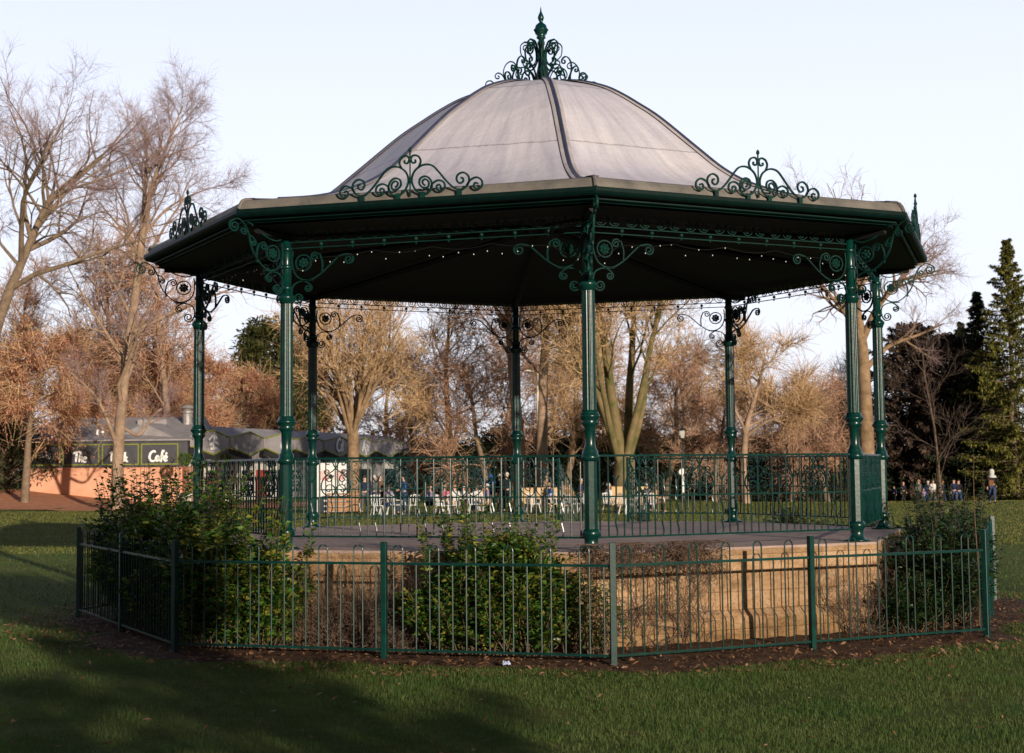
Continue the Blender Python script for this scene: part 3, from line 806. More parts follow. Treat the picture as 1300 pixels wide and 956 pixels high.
# fallen leaves and wood chips on the bed and lawn
def leaf_quads(P, size, flat=.35, N=None):
    n = len(P)
    a = rng.random(n) * 2 * PI
    u = np.stack([np.cos(a), np.sin(a), rng.normal(0, flat, n)], 1)
    v = np.stack([-np.sin(a), np.cos(a), rng.normal(0, flat, n)], 1)
    s = size[:, None] if np.ndim(size) else size
    u = u * s; v = v * s * .38
    bend = np.stack([np.zeros(n), np.zeros(n), np.abs(rng.normal(0, .25, n)) * (size if np.ndim(size) else size)], 1)
    V = np.stack([P - u, P - v * 1. + bend * .3 - u * .1, P + u, P + v + bend * .3 - u * .1], 1).reshape(-1, 3)
    F = np.arange(4 * n).reshape(n, 4)
    return V, F
n = 11000
th = rng.random(n) * 2 * PI; rr = 5.5 + rng.random(n) ** .8 * 2.0
keep = np.sin(th) < .35
P = np.stack([rr * np.cos(th), rr * np.sin(th), .055 + .012 * rng.random(n)], 1)[keep]
P[:, 2] = np.interp(np.hypot(P[:, 0], P[:, 1]), [5.5, 6.5, 7.2], [.065, .05, .03]) + .012 * rng.random(len(P))
n = 620; d = 11 + 14 * rng.random(n); la = (rng.random(n) * 2 - 1) * .34 * d
Q = np.stack([la - d * HEAD, CAMY + d, np.full(n, .04)], 1); Q = Q[np.hypot(Q[:, 0], Q[:, 1]) > 6.9]
V1, F1 = leaf_quads(P, .012 + .034 * rng.random(len(P)) ** 2)
V2, F2 = leaf_quads(Q, .014 + .034 * rng.random(len(Q)) ** 1.5)
tag(np_mesh('fallen_leaves', np.vstack([V1, V2]), np.vstack([F1, F2 + len(V1)]), M['dry_leaf']), kind='stuff')

M['litter'] = mat('crumpled_wrapper', (.65, .68, .78), .35, scale=30, col2=(.25, .35, .65))
wr = MB()
for i in range(5):
    a = i * 1.3
    wr.add([(.05 * math.cos(a), .04 * math.sin(a), .0), (.05 * math.cos(a + 1.2), .04 * math.sin(a + 1.2), .012), (.03 * math.cos(a + .5), .03 * math.sin(a + .7), .045), (.0, .0, .03)], [(0, 1, 2), (0, 2, 3), (1, 3, 2)])
o = wr.build('litter_wrapper', M['litter']); o.location = brg(639, 16.55, .03)
tag(o, 'small crumpled white and blue wrapper on the soil outside the fence', 'litter')
# ------------------------------------------------------------------ shrubs in the bed
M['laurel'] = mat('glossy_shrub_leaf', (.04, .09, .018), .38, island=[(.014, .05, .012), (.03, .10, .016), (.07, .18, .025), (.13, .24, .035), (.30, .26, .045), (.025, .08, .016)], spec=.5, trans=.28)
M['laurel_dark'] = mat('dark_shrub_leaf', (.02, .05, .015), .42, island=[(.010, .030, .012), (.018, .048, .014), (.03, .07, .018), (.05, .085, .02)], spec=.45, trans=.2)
M['box_leaf'] = mat('yellow_green_shrub_leaf', (.06, .09, .02), .45, island=[(.03, .06, .014), (.06, .09, .02), (.10, .11, .03), (.14, .12, .03)], trans=.25)
M['twig'] = mat('bare_grey_brown_twigs', (.13, .085, .06), .9, island=[(.07, .045, .032), (.13, .085, .06), (.21, .15, .115), (.09, .055, .04)], spec=.2)
M['stem'] = mat('shrub_stem_bark', (.17, .115, .075), .9, scale=14, col2=(.08, .055, .04), spec=.2)

def tubes3(P0, P1, r0, r1):
    """many little three-sided sticks at once"""
    d = P1 - P0; d /= np.linalg.norm(d, axis=1, keepdims=True) + 1e-9
    ref = np.where(np.abs(d[:, 2:3]) < .9, np.array([[0, 0, 1.]]), np.array([[1., 0, 0]]))
    a = np.cross(d, ref); a /= np.linalg.norm(a, axis=1, keepdims=True) + 1e-9
    b = np.cross(d, a)
    vs = []
    for P, r in ((P0, r0), (P1, r1)):
        for k in range(3):
            t = 2 * PI * k / 3; vs.append(P + r[:, None] * (math.cos(t) * a + math.sin(t) * b))
    V = np.stack(vs, 1).reshape(-1, 3); q = np.arange(len(P0))[:, None] * 6
    F = np.concatenate([q + np.array([[k, (k + 1) % 3, 3 + (k + 1) % 3, 3 + k]]) for k in range(3)])
    return V, F

def leaves_on(P, D, size, droop=.2):
    """folded leaf shapes at points P pointing along D"""
    n = len(P); D = D / (np.linalg.norm(D, axis=1, keepdims=True) + 1e-9)
    rnd = rng.normal(0, 1, (n, 3)); side = np.cross(D, rnd + np.array([0, 0, 2.5])); side /= np.linalg.norm(side, axis=1, keepdims=True) + 1e-9
    up = np.cross(side, D); s = size[:, None]
    base = P; tip = P + D * s - np.array([0, 0, 1.]) * s * droop
    m = P + D * s * .48
    V = np.stack([base, m + side * s * .24 + up * s * .07, tip, m - side * s * .24 + up * s * .07, m - up * s * .02], 1).reshape(-1, 3)
    q = np.arange(n)[:, None] * 5
    F = np.concatenate([q + np.array([[0, 4, 1, 1]]), q])[:0] if False else np.concatenate([q + np.array([[0, 4, 2, 1]]), q + np.array([[0, 3, 2, 4]])])
    return V, F

def shrub(name, label, side, u0, u1, d0, d1, h0, h1, nsh, leaf, group=None, lmat='laurel', spires=0, dens=1., cat='shrub', bare=.35, lpn=26):
    """leafy shrub filling part of the bed: u along the octagon side, d outwards from the middle, h up"""
    ang = ROT + R(22.5 + 45 * side); ca, sa = math.cos(ang), math.sin(ang)
    cu, cd = (u0 + u1) / 2, (d0 + d1) / 2
    root = empty(name, (cu * ca + cd * sa, cu * sa - cd * ca, .04), ang)
    tag(root, label, cat, group)
    # local frame: x along side, -y outwards
    A0 = []; A1 = []; RR0 = []; RR1 = []; LP = []; LD = []; LS = []
    for i in range(nsh + spires):
        sp = i >= nsh
        bx = rng.uniform(-.38, .38) * (u1 - u0); by = rng.uniform(-.28, .28) * (d1 - d0)
        tx = np.clip(bx + rng.normal(0, .24) * (u1 - u0), -(u1 - u0) / 2, (u1 - u0) / 2); ty = np.clip(by + rng.normal(0, .3) * (d1 - d0), -(d1 - d0) / 2, (d1 - d0) / 2)
        bump = .80 + .2 * math.sin(3.1 * tx + side) * math.cos(2.3 * ty + u0)
        top = (h0 + (h1 - h0) * rng.random() ** .6) * bump if not sp else h1 * rng.uniform(1.03, 1.28)
        edge_ = max(abs(tx) / ((u1 - u0) / 2), abs(ty) / ((d1 - d0) / 2))
        if not sp: top *= 1 - .22 * max(0, edge_ - .6) / .4
        if rng.random() < .3 and not sp: top *= rng.uniform(.35, .8)
        n = 9; t = np.linspace(0, 1, n)
        wob = rng.normal(0, .02, (n, 2)).cumsum(0)
        px = bx + (tx - bx) * t ** .8 + wob[:, 0]; py = by + (ty - by) * t ** .8 + wob[:, 1]; pz = top * t
        pts = np.stack([px, py, pz], 1)
        A0 += list(pts[:-1]); A1 += list(pts[1:]); rr = np.linspace(.010, .003, n); RR0 += list(rr[:-1]); RR1 += list(rr[1:])
        m = int(3.6 * lpn * dens * (1.3 if sp else 1))
        tt = bare * rng.random(m) * .9 + (1 - bare * .9) * rng.random(m) ** .75 if sp else np.clip(rng.beta(2.2, 1.15, m), .05, 1)
        idx = np.clip((tt * (n - 1)).astype(int), 0, n - 2); fr = tt * (n - 1) - idx
        P = pts[idx] * (1 - fr[:, None]) + pts[idx + 1] * fr[:, None]
        a = rng.random(m) * 2 * PI
        D = np.stack([np.cos(a), np.sin(a), rng.uniform(.05, 1.0, m)], 1)
        off = rng.random(m)[:, None] * (.10 if not sp else .02)
        P = P + D * np.array([1, 1, .4]) * off
        LP.append(P); LD.append(D); LS.append(1.35 * leaf * rng.uniform(.6, 1.25, m) * (1 if not sp else .85))
    V, F = tubes3(np.array(A0), np.array(A1), np.array(RR0), np.array(RR1))
    np_mesh('stems', V, F, M['stem'], root)
    V, F = leaves_on(np.vstack(LP), np.vstack(LD), np.concatenate(LS))
    np_mesh('foliage', V, F, M[lmat], root)
    return root

def bare_shrub(name, label, side, u0, u1, d0, d1, z0, z1, n, group=None, hang=False, r=.006):
    ang = ROT + R(22.5 + 45 * side); ca, sa = math.cos(ang), math.sin(ang)
    cu, cd = (u0 + u1) / 2, (d0 + d1) / 2
    A0 = []; A1 = []; R0 = []; R1 = []
    hu, hd = (u1 - u0) / 2, (d1 - d0) / 2
    for i in range(n):
        if hang:
            p = np.array([rng.uniform(-hu, hu), rng.uniform(-hd, hd) * .6, z0 + (z1 - z0) * rng.random() ** .5])
            d = rng.normal(0, 1, 3) * np.array([1, .4, .7]); L = rng.uniform(.15, .55)
        else:
            p = np.array([rng.uniform(-hu, hu) * .7, rng.uniform(-hd, hd) * .6, z0]); d = np.array([rng.normal(0, .45), rng.normal(0, .3), 1.]); L = rng.uniform(.5, 1.) * (z1 - z0)
        stack = [(p, d / np.linalg.norm(d), L, r * rng.uniform(.6, 1.3), 0)]
        while stack:
            p, d, L, rr, lv = stack.pop()
            m = 6
            for k in range(m):
                d = d + rng.normal(0, .40, 3) + np.array([0, 0, .02 if not hang else -.05]); d /= np.linalg.norm(d)
                q = p + d * L / m
                q[0] = np.clip(q[0], -hu * 1.1, hu * 1.1); q[1] = np.clip(q[1], -hd, hd); q[2] = np.clip(q[2], .02, z1 * 1.03)
                A0.append(p); A1.append(q); R0.append(rr); R1.append(rr * .88); rr *= .88
                if lv < 2 and rng.random() < .5:
                    e = d + rng.normal(0, .7, 3); stack.append((q.copy(), e / np.linalg.norm(e), L * .5, rr * .7, lv + 1))
                p = q
    V, F = tubes3(np.array(A0), np.array(A1), np.array(R0), np.array(R1))
    o = np_mesh(name, V, F, M['twig'])
    o.location = (cu * ca + cd * sa, cu * sa - cd * ca, .03); o.rotation_euler = (0, 0, ang)
    return tag(o, label, 'shrub', group)

GS = 'leafy shrubs growing in the bed round the plinth'
# side index: 7 = front left face, 6 = left face, 0 = front right face, 1 = right face; u runs to the right along a face
shrub('evergreen_shrub', 'tall leafy evergreen shrub with upright shoots, filling the shaded left bed', 6, -2.35, 2.35, 4.95, 6.08, 1.15, 1.80, 520, .075, GS, spires=60, lpn=30)
shrub('evergreen_shrub', 'sunlit bright green shrub behind the leftmost front fence panel', 7, -2.7, -1.35, 4.98, 6.05, .95, 1.38, 230, .08, GS, spires=22, lpn=30)
shrub('evergreen_shrub', 'rounded green shrub covering the plinth left of the front fence corner', 7, .15, 1.85, 4.98, 6.0, 1.0, 1.36, 260, .066, GS, spires=26, lpn=32)
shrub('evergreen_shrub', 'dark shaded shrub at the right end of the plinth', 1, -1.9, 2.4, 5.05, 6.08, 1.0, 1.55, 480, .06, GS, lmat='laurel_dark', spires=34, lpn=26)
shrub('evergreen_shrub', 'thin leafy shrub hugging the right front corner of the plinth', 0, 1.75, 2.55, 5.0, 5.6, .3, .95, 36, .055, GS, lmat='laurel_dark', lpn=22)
bare_shrub('bare_shrub', 'tangled leafless shrub between the two green front shrubs', 7, -1.5, .45, 4.93, 5.75, .0, 1.12, 330, r=.0055)
bare_shrub('bare_shrub', 'leafless stems climbing the plinth just right of the fence corner', 0, -2.5, -.2, 4.90, 5.05, .0, 1.08, 70, r=.007)
bare_shrub('trailing_twigs', 'dead brown twigs trailing over the plinth edge right of the front column', 0, -2.15, -.45, 4.82, 5.2, .80, 1.14, 300, hang=True)
bare_shrub('bare_shrub', 'sparse grey twigs against the wall at the right end of the front', 0, 1.15, 2.1, 4.9, 5.25, .0, 1.05, 70, r=.005)
shrub('evergreen_shrub', 'thin shrub with scattered yellowing leaves at the front corner of the plinth', 7, 1.75, 2.35, 5.0, 5.7, .5, 1.2, 26, .06, GS, lmat='box_leaf', lpn=9)
GB = 'low shrubs in the bed behind the bandstand'
shrub('low_shrub', 'low yellow green shrub behind the railings, nearest the left rear column', 4, .2, 2.4, 5.2, 6.0, .75, 1.12, 90, .06, GB, lmat='box_leaf', lpn=22)
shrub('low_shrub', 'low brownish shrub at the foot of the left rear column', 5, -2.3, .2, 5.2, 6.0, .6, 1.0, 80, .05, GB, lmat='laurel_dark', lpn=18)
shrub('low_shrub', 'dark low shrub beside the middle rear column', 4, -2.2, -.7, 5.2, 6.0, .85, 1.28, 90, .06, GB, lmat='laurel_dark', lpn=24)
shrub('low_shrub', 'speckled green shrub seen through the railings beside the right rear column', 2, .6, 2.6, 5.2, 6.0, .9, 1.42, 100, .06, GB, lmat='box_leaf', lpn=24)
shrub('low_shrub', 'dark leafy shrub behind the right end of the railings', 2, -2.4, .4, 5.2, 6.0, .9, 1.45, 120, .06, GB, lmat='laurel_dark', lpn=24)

# a young whip with a few yellow leaves standing in the right-hand shrub
yw = empty('young_sapling', brg(1233, 19.2, .05)); tag(yw, 'thin young sapling with a tuft of yellow leaves, standing above the right shrub', 'sapling')
z = np.linspace(0, 2.12, 10); MB().tube(np.stack([.015 * np.sin(z * 3), .01 * np.cos(z * 2), z], 1), np.linspace(.012, .004, 10), 5).build('stem', M['stem'], yw)
P = np.stack([rng.normal(0, .05, 34), rng.normal(0, .05, 34), rng.uniform(1.85, 2.2, 34)], 1); D = np.stack([rng.normal(0, 1, 34), rng.normal(0, 1, 34), rng.uniform(-.3, .8, 34)], 1)
V, F = leaves_on(P, D, rng.uniform(.04, .07, 34)); np_mesh('leaves', V, F, M['box_leaf'], yw)
# ------------------------------------------------------------------ trees
M['bark'] = mat('grey_bark', (.27, .20, .14), .9, scale=3, col2=(.14, .10, .07), detail=8, bump=.6, bscale=10, spec=.15)
M['bark_warm'] = mat('warm_bark', (.36, .24, .145), .9, scale=2.2, col2=(.16, .105, .06), detail=9, bump=.9, bscale=10, spec=.15)
M['bark_moss'] = mat('mossy_bark', (.25, .175, .10), .95, scale=1.3, col2=(.09, .095, .03), detail=9, bump=.9, bscale=10, spec=.1)
M['bark_pale'] = mat('pale_bark', (.43, .30, .215), .9, scale=2.0, col2=(.21, .145, .10), detail=9, bump=.8, bscale=9, spec=.15)
M['twigs'] = mat('fine_twigs', (.2, .13, .09), .9, island=[(.22, .125, .085), (.50, .30, .20), (.76, .48, .33)], spec=.1)
M['twigs_warm'] = mat('warm_fine_twigs', (.3, .2, .12), .9, island=[(.26, .16, .09), (.58, .38, .21), (.84, .60, .35)], spec=.1)
M['twigs_purple'] = mat('haze_purple_fine_twigs', (.17, .11, .09), .9, island=[(.26, .18, .19), (.36, .25, .25), (.46, .32, .28)], spec=.1)  # bright haze in the crowns is put into this light purple
M['twigs_dark'] = mat('grey_fine_twigs', (.1, .07, .055), .9, island=[(.06, .045, .04), (.11, .08, .065), (.16, .115, .09)], spec=.1)
M['russet'] = mat('russet_beech_leaf', (.33, .15, .08), .75, island=[(.32, .14, .09), (.58, .27, .17), (.70, .37, .24), (.76, .46, .32)], spec=.2, trans=.3)
M['brownleaf'] = mat('dull_brown_leaf', (.2, .12, .08), .8, island=[(.13, .08, .055), (.26, .16, .105), (.38, .24, .16)], spec=.15, trans=.25)
M['yew'] = mat('dark_evergreen_needles', (.03, .045, .02), .7, island=[(.012, .022, .012), (.03, .042, .018), (.055, .065, .024)], spec=.2)
M['yew_brown'] = mat('purple_brown_needles', (.04, .03, .025), .8, island=[(.035, .026, .022), (.08, .055, .042), (.15, .10, .07)], spec=.15)
M['spruce'] = mat('sunlit_spruce_needles', (.09, .10, .025), .7, island=[(.04, .055, .016), (.13, .13, .025), (.24, .21, .05)], spec=.2)
M['olive'] = mat('olive_evergreen_leaf', (.09, .10, .03), .6, island=[(.03, .04, .015), (.07, .08, .02), (.13, .12, .035)], spec=.25, trans=.2)

class Tree:
    def __init__(self, seed):
        self.r = np.random.default_rng(seed); self.thick = MB(); self.A = []; self.B = []; self.RA = []; self.RB = []; self.tips = []
    def chain(self, pts, rad, level):
        pts = np.asarray(pts); rad = np.asarray(rad)
        if rad[0] > .035: self.thick.tube(pts, rad, 8 if rad[0] > .12 else 5, False)
        else:
            self.A.append(pts[:-1]); self.B.append(pts[1:]); self.RA.append(rad[:-1]); self.RB.append(rad[1:])
    def grow(self, p, d, L, r, level, P):
        rg = self.r
        n = P['seg'][level]; d = np.array(d, float); d /= np.linalg.norm(d)
        pts = [np.array(p, float)]; ds = [d.copy()]
        for i in range(n):
            d = d + rg.normal(0, P['wob'][level], 3) + np.array([0, 0, P['trop'][level]]); d /= np.linalg.norm(d)
            pts.append(pts[-1] + d * L / n); ds.append(d.copy())
        t = np.linspace(0, 1, n + 1); rad = np.maximum(r * (1 - t * P['taper'][level]), P['rmin'])
        self.chain(pts, rad, level)
        if level >= P['levels'] - 1: self.tips.append((pts[-1], d)); self.tips.append((pts[n // 2], d)); return
        self.kids(pts, ds, rad, L, level, P)
    def kids(self, pts, ds, rad, L, level, P, t0=None, nk=None):
        rg = self.r; n = len(pts) - 1
        k = nk or P['kids'][level]; k = max(1, int(rg.normal(k, k * .12) + .5))
        t0 = P['start'][level] if t0 is None else t0
        az = rg.random() * 2 * PI
        for i in range(k):
            tt = t0 + (1 - t0) * (i + rg.random()) / k; j = min(int(tt * n), n - 1); f = tt * n - j
            p = pts[j] * (1 - f) + pts[j + 1] * f; d = ds[min(j + 1, n)]
            az += 2.4 + rg.normal(0, .5)
            a = np.cross(d, [0, 0, 1.] if abs(d[2]) < .95 else [1., 0, 0]); a /= np.linalg.norm(a); b = np.cross(d, a)
            ang = R(rg.normal(P['ang'][level], 9))
            e = d * math.cos(ang) + (a * math.cos(az) + b * math.sin(az)) * math.sin(ang)
            LL = L * P['ratio'][level] * (1 - P['fall'][level] * (tt - t0) / (1 - t0 + 1e-6)) * rg.uniform(.75, 1.2)
            self.grow(p, e, LL, max(min(rad[j] * .75, rad[0] * P['rk'][level]) * (1 - .3 * tt), P['rmin']), level + 1, P)
    def spray(self, n, L, r=.0085, rmax=.024):
        """fine twigs along all the thin branches"""
        rg = self.r; A = np.concatenate(self.A); B = np.concatenate(self.B); ra = np.concatenate(self.RA)
        ok = np.where(ra < rmax)[0]
        ln = np.linalg.norm(B[ok] - A[ok], axis=1); i = ok[rg.choice(len(ok), n, p=ln / ln.sum())]
        f = rg.random((n, 1)); p = A[i] * (1 - f) + B[i] * f; d = B[i] - A[i]; d /= np.linalg.norm(d, axis=1, keepdims=True) + 1e-9
        d = d + rg.normal(0, .55, (n, 3)) + np.array([0, 0, .12]); d /= np.linalg.norm(d, axis=1, keepdims=True)
        l = L * rg.uniform(.4, 1.3, (n, 1)); m = p + d * l * .5; d2 = d + rg.normal(0, .3, (n, 3)); q = m + d2 / np.linalg.norm(d2, axis=1, keepdims=True) * l * .5
        k = np.full(n, r)
        self.A += [p, m]; self.B += [m, q]; self.RA += [k, k * .8]; self.RB += [k * .8, k * .5]
        self.tips += list(zip(q[::3], d[::3]))
        return self
    def finish(self, name, label, tm, cm, group=None, leaf=None, loc=(0, 0, 0), rz=0., sc=1., tw=(3800, 1.2, .011)):
        if tw: self.spray(*tw)
        root = empty(name, loc, rz); root.scale = (sc, sc, sc)
        tag(root, label, 'tree', group)
        self.thick.build('trunk', M[tm], root, True)
        A = np.concatenate(self.A); B = np.concatenate(self.B); ra = np.concatenate(self.RA); rb = np.concatenate(self.RB)
        V, F = tubes3(A, B, ra, rb)
        np_mesh('crown', V, F, M[cm], root)
        if leaf:
            lm, per, size, spread = leaf
            tp = np.array([t[0] for t in self.tips]); n = len(tp) * per
            i = self.r.integers(0, len(tp), n); P = tp[i] + self.r.normal(0, spread, (n, 3)); D = self.r.normal(0, 1, (n, 3))
            V, F = leaves_on(P, D, size * self.r.uniform(.6, 1.3, n), .3); np_mesh('leaves', V, F, M[lm], root)
        return root

BASE = dict(levels=5, seg=[8, 7, 5, 4, 3], wob=[.06, .12, .16, .2, .22], trop=[.02, .05, .03, .02, .01], taper=[.75, .8, .8, .7, .5], rmin=.010,
            kids=[9, 7, 6, 5], start=[.3, .22, .2, .15], ang=[48, 42, 42, 40], ratio=[.55, .5, .5, .5], fall=[.5, .45, .4, .3], rk=[.28, .5, .6, .7])
def PP(**k):
    d = dict(BASE); d.update(k); return d
def limb(T, pts, r0, r1, P, level, t0, nk, nseg=5):
    """a hand-placed limb following pts, with side branches grown from it"""
    p = cr(pts, nseg); rad = np.linspace(r0, r1, len(p)); T.chain(p, rad, 0)
    ds = np.gradient(p, axis=0); ds /= np.linalg.norm(ds, axis=1, keepdims=True)
    L = np.linalg.norm(np.diff(p, axis=0), axis=1).sum()
    T.kids([q for q in p], [q for q in ds], rad, L, level, P, t0, nk)
    return p

TG = 'bare winter trees behind the bandstand'
def put(src, name_label, b, dep, sc, rz, h=None):
    c = copy_tree(src); c['label'] = name_label
    c.location = brg(b, dep, 0); c.rotation_euler = (0, 0, rz); c.scale = (sc, sc, sc if h is None else h)
    lat_ = (b - 650) / FPX * dep; c.location.z = float(ground_z(lat_, dep)) - .05
    return c

# tall pale tree with two leaders, in front of the cafe
def rel(b0, dep, pts):
    """limb points from bearings and heights, kept in a plane with a little depth"""
    return [((b - b0) / FPX * dep, y, z) for b, y, z in pts]
D2 = 84.; H2 = lambda row: CAMZ + (597.5 - row) / FPX * D2
T = Tree(3)
P2 = PP(rmin=.006, rk=[.17, .45, .55, .65], trop=[.02, .10, .06, .04, .02], ang=[44, 38, 40, 40], ratio=[.30, .5, .5, .5], fall=[.5, .45, .4, .3], wob=[.05, .10, .14, .2, .22])
p = limb(T, rel(148, D2, [(148, 0, -.3), (149, 0, H2(600)), (153, 0, H2(520)), (162, .1, H2(430)), (172, .2, H2(345)), (178, .2, H2(280))]), .34, .19, P2, 1, .35, 7)
limb(T, rel(148, D2, [(178, .2, H2(282)), (179, .3, H2(235)), (180, .5, H2(195)), (178, .4, H2(160))]), .16, .02, P2, 1, .15, 17)
limb(T, rel(148, D2, [(178, .2, H2(290)), (190, -.2, H2(240)), (205, -.4, H2(200)), (219, -.6, H2(165)), (232, -.5, H2(132))]), .17, .02, P2, 1, .15, 19)
limb(T, rel(148, D2, [(150, 0, H2(575)), (143, -.4, H2(545)), (128, -1, H2(505)), (100, -1.6, H2(475))]), .13, .03, P2, 1, .3, 6)
limb(T, rel(148, D2, [(152, 0, H2(540)), (172, .6, H2(552)), (186, 1, H2(530)), (205, 1.4, H2(510))]), .10, .03, P2, 1, .3, 5)
limb(T, rel(148, D2, [(170, .2, H2(350)), (160, .6, H2(300)), (150, 1, H2(260)), (128, 1.2, H2(215))]), .11, .03, P2, 1, .2, 8)
limb(T, rel(148, D2, [(176, .2, H2(300)), (205, .6, H2(262)), (240, 1, H2(240)), (275, 1.2, H2(228))]), .09, .02, P2, 1, .2, 9)
T.finish('pale_bare_tree', 'tall bare tree with a pale trunk forking into two leaders before the sign wall', 'bark_pale', 'twigs_purple', loc=brg(148, D2), leaf=None, tw=(8000, .9, .005))

# leaning tree at far left
D1 = 78.; H1 = lambda row: CAMZ + (598.5 - row) / FPX * D1
T = Tree(5); P1 = PP(rmin=.006, rk=[.17, .45, .55, .65], ratio=[.21, .5, .5, .5], trop=[.02, .04, .04, .02, .01])
limb(T, rel(-45, D1, [(-45, 0, -.3), (-30, 0, H1(520)), (-5, 0, H1(410)), (25, 0, H1(330)), (50, .2, H1(265)), (60, .2, H1(245)), (64, .3, H1(222))]), .40, .04, P1, 1, .4, 18)
limb(T, rel(-45, D1, [(48, .2, H1(268)), (28, -.4, H1(235)), (0, -.8, H1(200)), (-20, -1, H1(170))]), .085, .02, P1, 1, .2, 9)
limb(T, rel(-45, D1, [(45, .2, H1(275)), (85, -.2, H1(255)), (120, .4, H1(240))]), .075, .02, P1, 1, .2, 8)
limb(T, rel(-45, D1, [(20, 0, H1(335)), (-10, .2, H1(300)), (-40, .4, H1(250)), (-60, .4, H1(200))]), .10, .02, P1, 1, .2, 9)
limb(T, rel(-45, D1, [(35, .1, H1(305)), (60, .6, H1(280)), (100, 1, H1(300))]), .06, .02, P1, 1, .2, 7)
T.finish('leaning_bare_tree', 'bare tree leaning to the right at the far left edge against the sky', 'bark', 'twigs_purple', loc=brg(-45, D1), tw=(8000, .9, .005))
# branch tips of another tree reaching in at the top left
# prototypes -------------------------------------------------------------
def proto_round(seed, h, r, P, tm, cm, leaf, name, label, group=TG, tw=(1700, 1.7, .017)):
    T = Tree(seed); T.grow((0, 0, -.2), (0.02, 0, 1), h * .8, r, 0, P)
    return T.finish(name, label, tm, cm, group, leaf, tw=tw)
bareA = proto_round(21, 15., .30, PP(kids=[12, 8, 6, 5], ratio=[.42, .5, .5, .5], start=[.22, .2, .2, .15], fall=[.55, .4, .4, .3]), 'bark_warm', 'twigs_warm', None, 'bare_tree', 'x')
bareB = proto_round(22, 13., .26, PP(kids=[13, 8, 6, 5], ang=[58, 46, 44, 42], ratio=[.46, .5, .5, .5], start=[.18, .2, .2, .15], wob=[.10, .16, .2, .22, .25]), 'bark', 'twigs', None, 'bare_tree', 'x')
bareC = proto_round(23, 18., .30, PP(kids=[12, 8, 6, 5], ang=[40, 40, 42, 40], ratio=[.42, .5, .5, .5], start=[.3, .2, .2, .15], trop=[.02, .09, .05, .03, .01]), 'bark_pale', 'twigs', None, 'bare_tree', 'x')
russA = proto_round(31, 11.5, .24, PP(kids=[15, 8, 6, 4], ang=[70, 45, 44, 42], ratio=[.50, .5, .5, .5], start=[.16, .15, .15, .15], trop=[.02, .0, .0, .0, 0], fall=[.6, .4, .4, .3]), 'bark', 'twigs_warm', ('russet', 6, .15, .18), 'russet_beech_tree', 'x', 'beech trees still holding russet leaves')
russB = proto_round(32, 12.5, .25, PP(kids=[15, 8, 6, 4], ang=[64, 46, 44, 42], ratio=[.48, .5, .5, .5], start=[.2, .15, .15, .15], trop=[.02, .01, .0, .0, 0], fall=[.55, .4, .4, .3]), 'bark_warm', 'twigs_warm', ('russet', 5, .15, .2), 'russet_beech_tree', 'x', 'beech trees still holding russet leaves')

russC = proto_round(33, 11., .26, PP(kids=[12, 8, 6, 4], ang=[62, 45, 44, 42], ratio=[.46, .5, .5, .5], start=[.46, .15, .15, .15], trop=[.02, .03, .0, .0, 0], fall=[.5, .4, .4, .3]), 'bark', 'twigs_warm', ('russet', 4, .15, .2), 'russet_beech_tree', 'x', 'beech trees still holding russet leaves')

def conifer(seed, h, w, nbr, tm, lm, name, label, group=None, per=170, size=.19, droop=.25, tip=1.25, low=.03, ragged=.25):
    rg = np.random.default_rng(seed); root = empty(name, (0, 0, 0)); tag(root, label, 'tree', group)
    z = np.linspace(-.2, h * .97, 12); tr = MB().tube(np.stack([.05 * np.sin(z), .05 * np.cos(z * 1.3), z], 1), np.linspace(h * .017, .02, 12), 8)
    A = []; B = []; RA = []; RB = []; LP = []; LD = []
    for i in range(nbr):
        t = low + (1 - low) * (i / nbr) ** .92; zz = h * t; a = i * 2.39996 + rg.normal(0, .3)
        prof = (1 - t) ** (1 / tip) * (.55 + .45 * min(1, t / .12))
        L = max(.15, w * prof * (1 + rg.normal(0, ragged)))
        d = np.array([math.cos(a), math.sin(a), .15 - droop * (1 - t)])
        n = 6; s = np.linspace(0, 1, n)
        pts = np.array([0, 0, zz]) + s[:, None] * d * L + np.stack([0 * s, 0 * s, .12 * L * s ** 2 - droop * .3 * L * s], 1)
        A.append(pts[:-1]); B.append(pts[1:]); rr = np.linspace(.02 + .02 * (1 - t), .006, n); RA.append(rr[:-1]); RB.append(rr[1:])
        m = int(per * (.35 + L / w)); q = rg.beta(1.8, 1.0, m); j = np.clip((q * (n - 1)).astype(int), 0, n - 2); f = (q * (n - 1) - j)[:, None]
        base = pts[j] * (1 - f) + pts[j + 1] * f
        sd = rg.normal(0, 1, (m, 3)) * np.array([1, 1, .55]); sd += d * .9; sd[:, 2] -= .25
        off = rg.random(m)[:, None] * .30 * L * (1.05 - q[:, None])
        LP.append(base + sd / np.linalg.norm(sd, axis=1, keepdims=True) * off); LD.append(sd)
    tr.build('trunk', M[tm], root, True)
    V, F = tubes3(np.concatenate(A), np.concatenate(B), np.concatenate(RA), np.concatenate(RB)); np_mesh('branches', V, F, M[tm], root)
    P = np.concatenate(LP); V, F = leaves_on(P, np.concatenate(LD), size * rg.uniform(.6, 1.4, len(P)), .25); np_mesh('crown', V, F, M[lm], root)
    return root
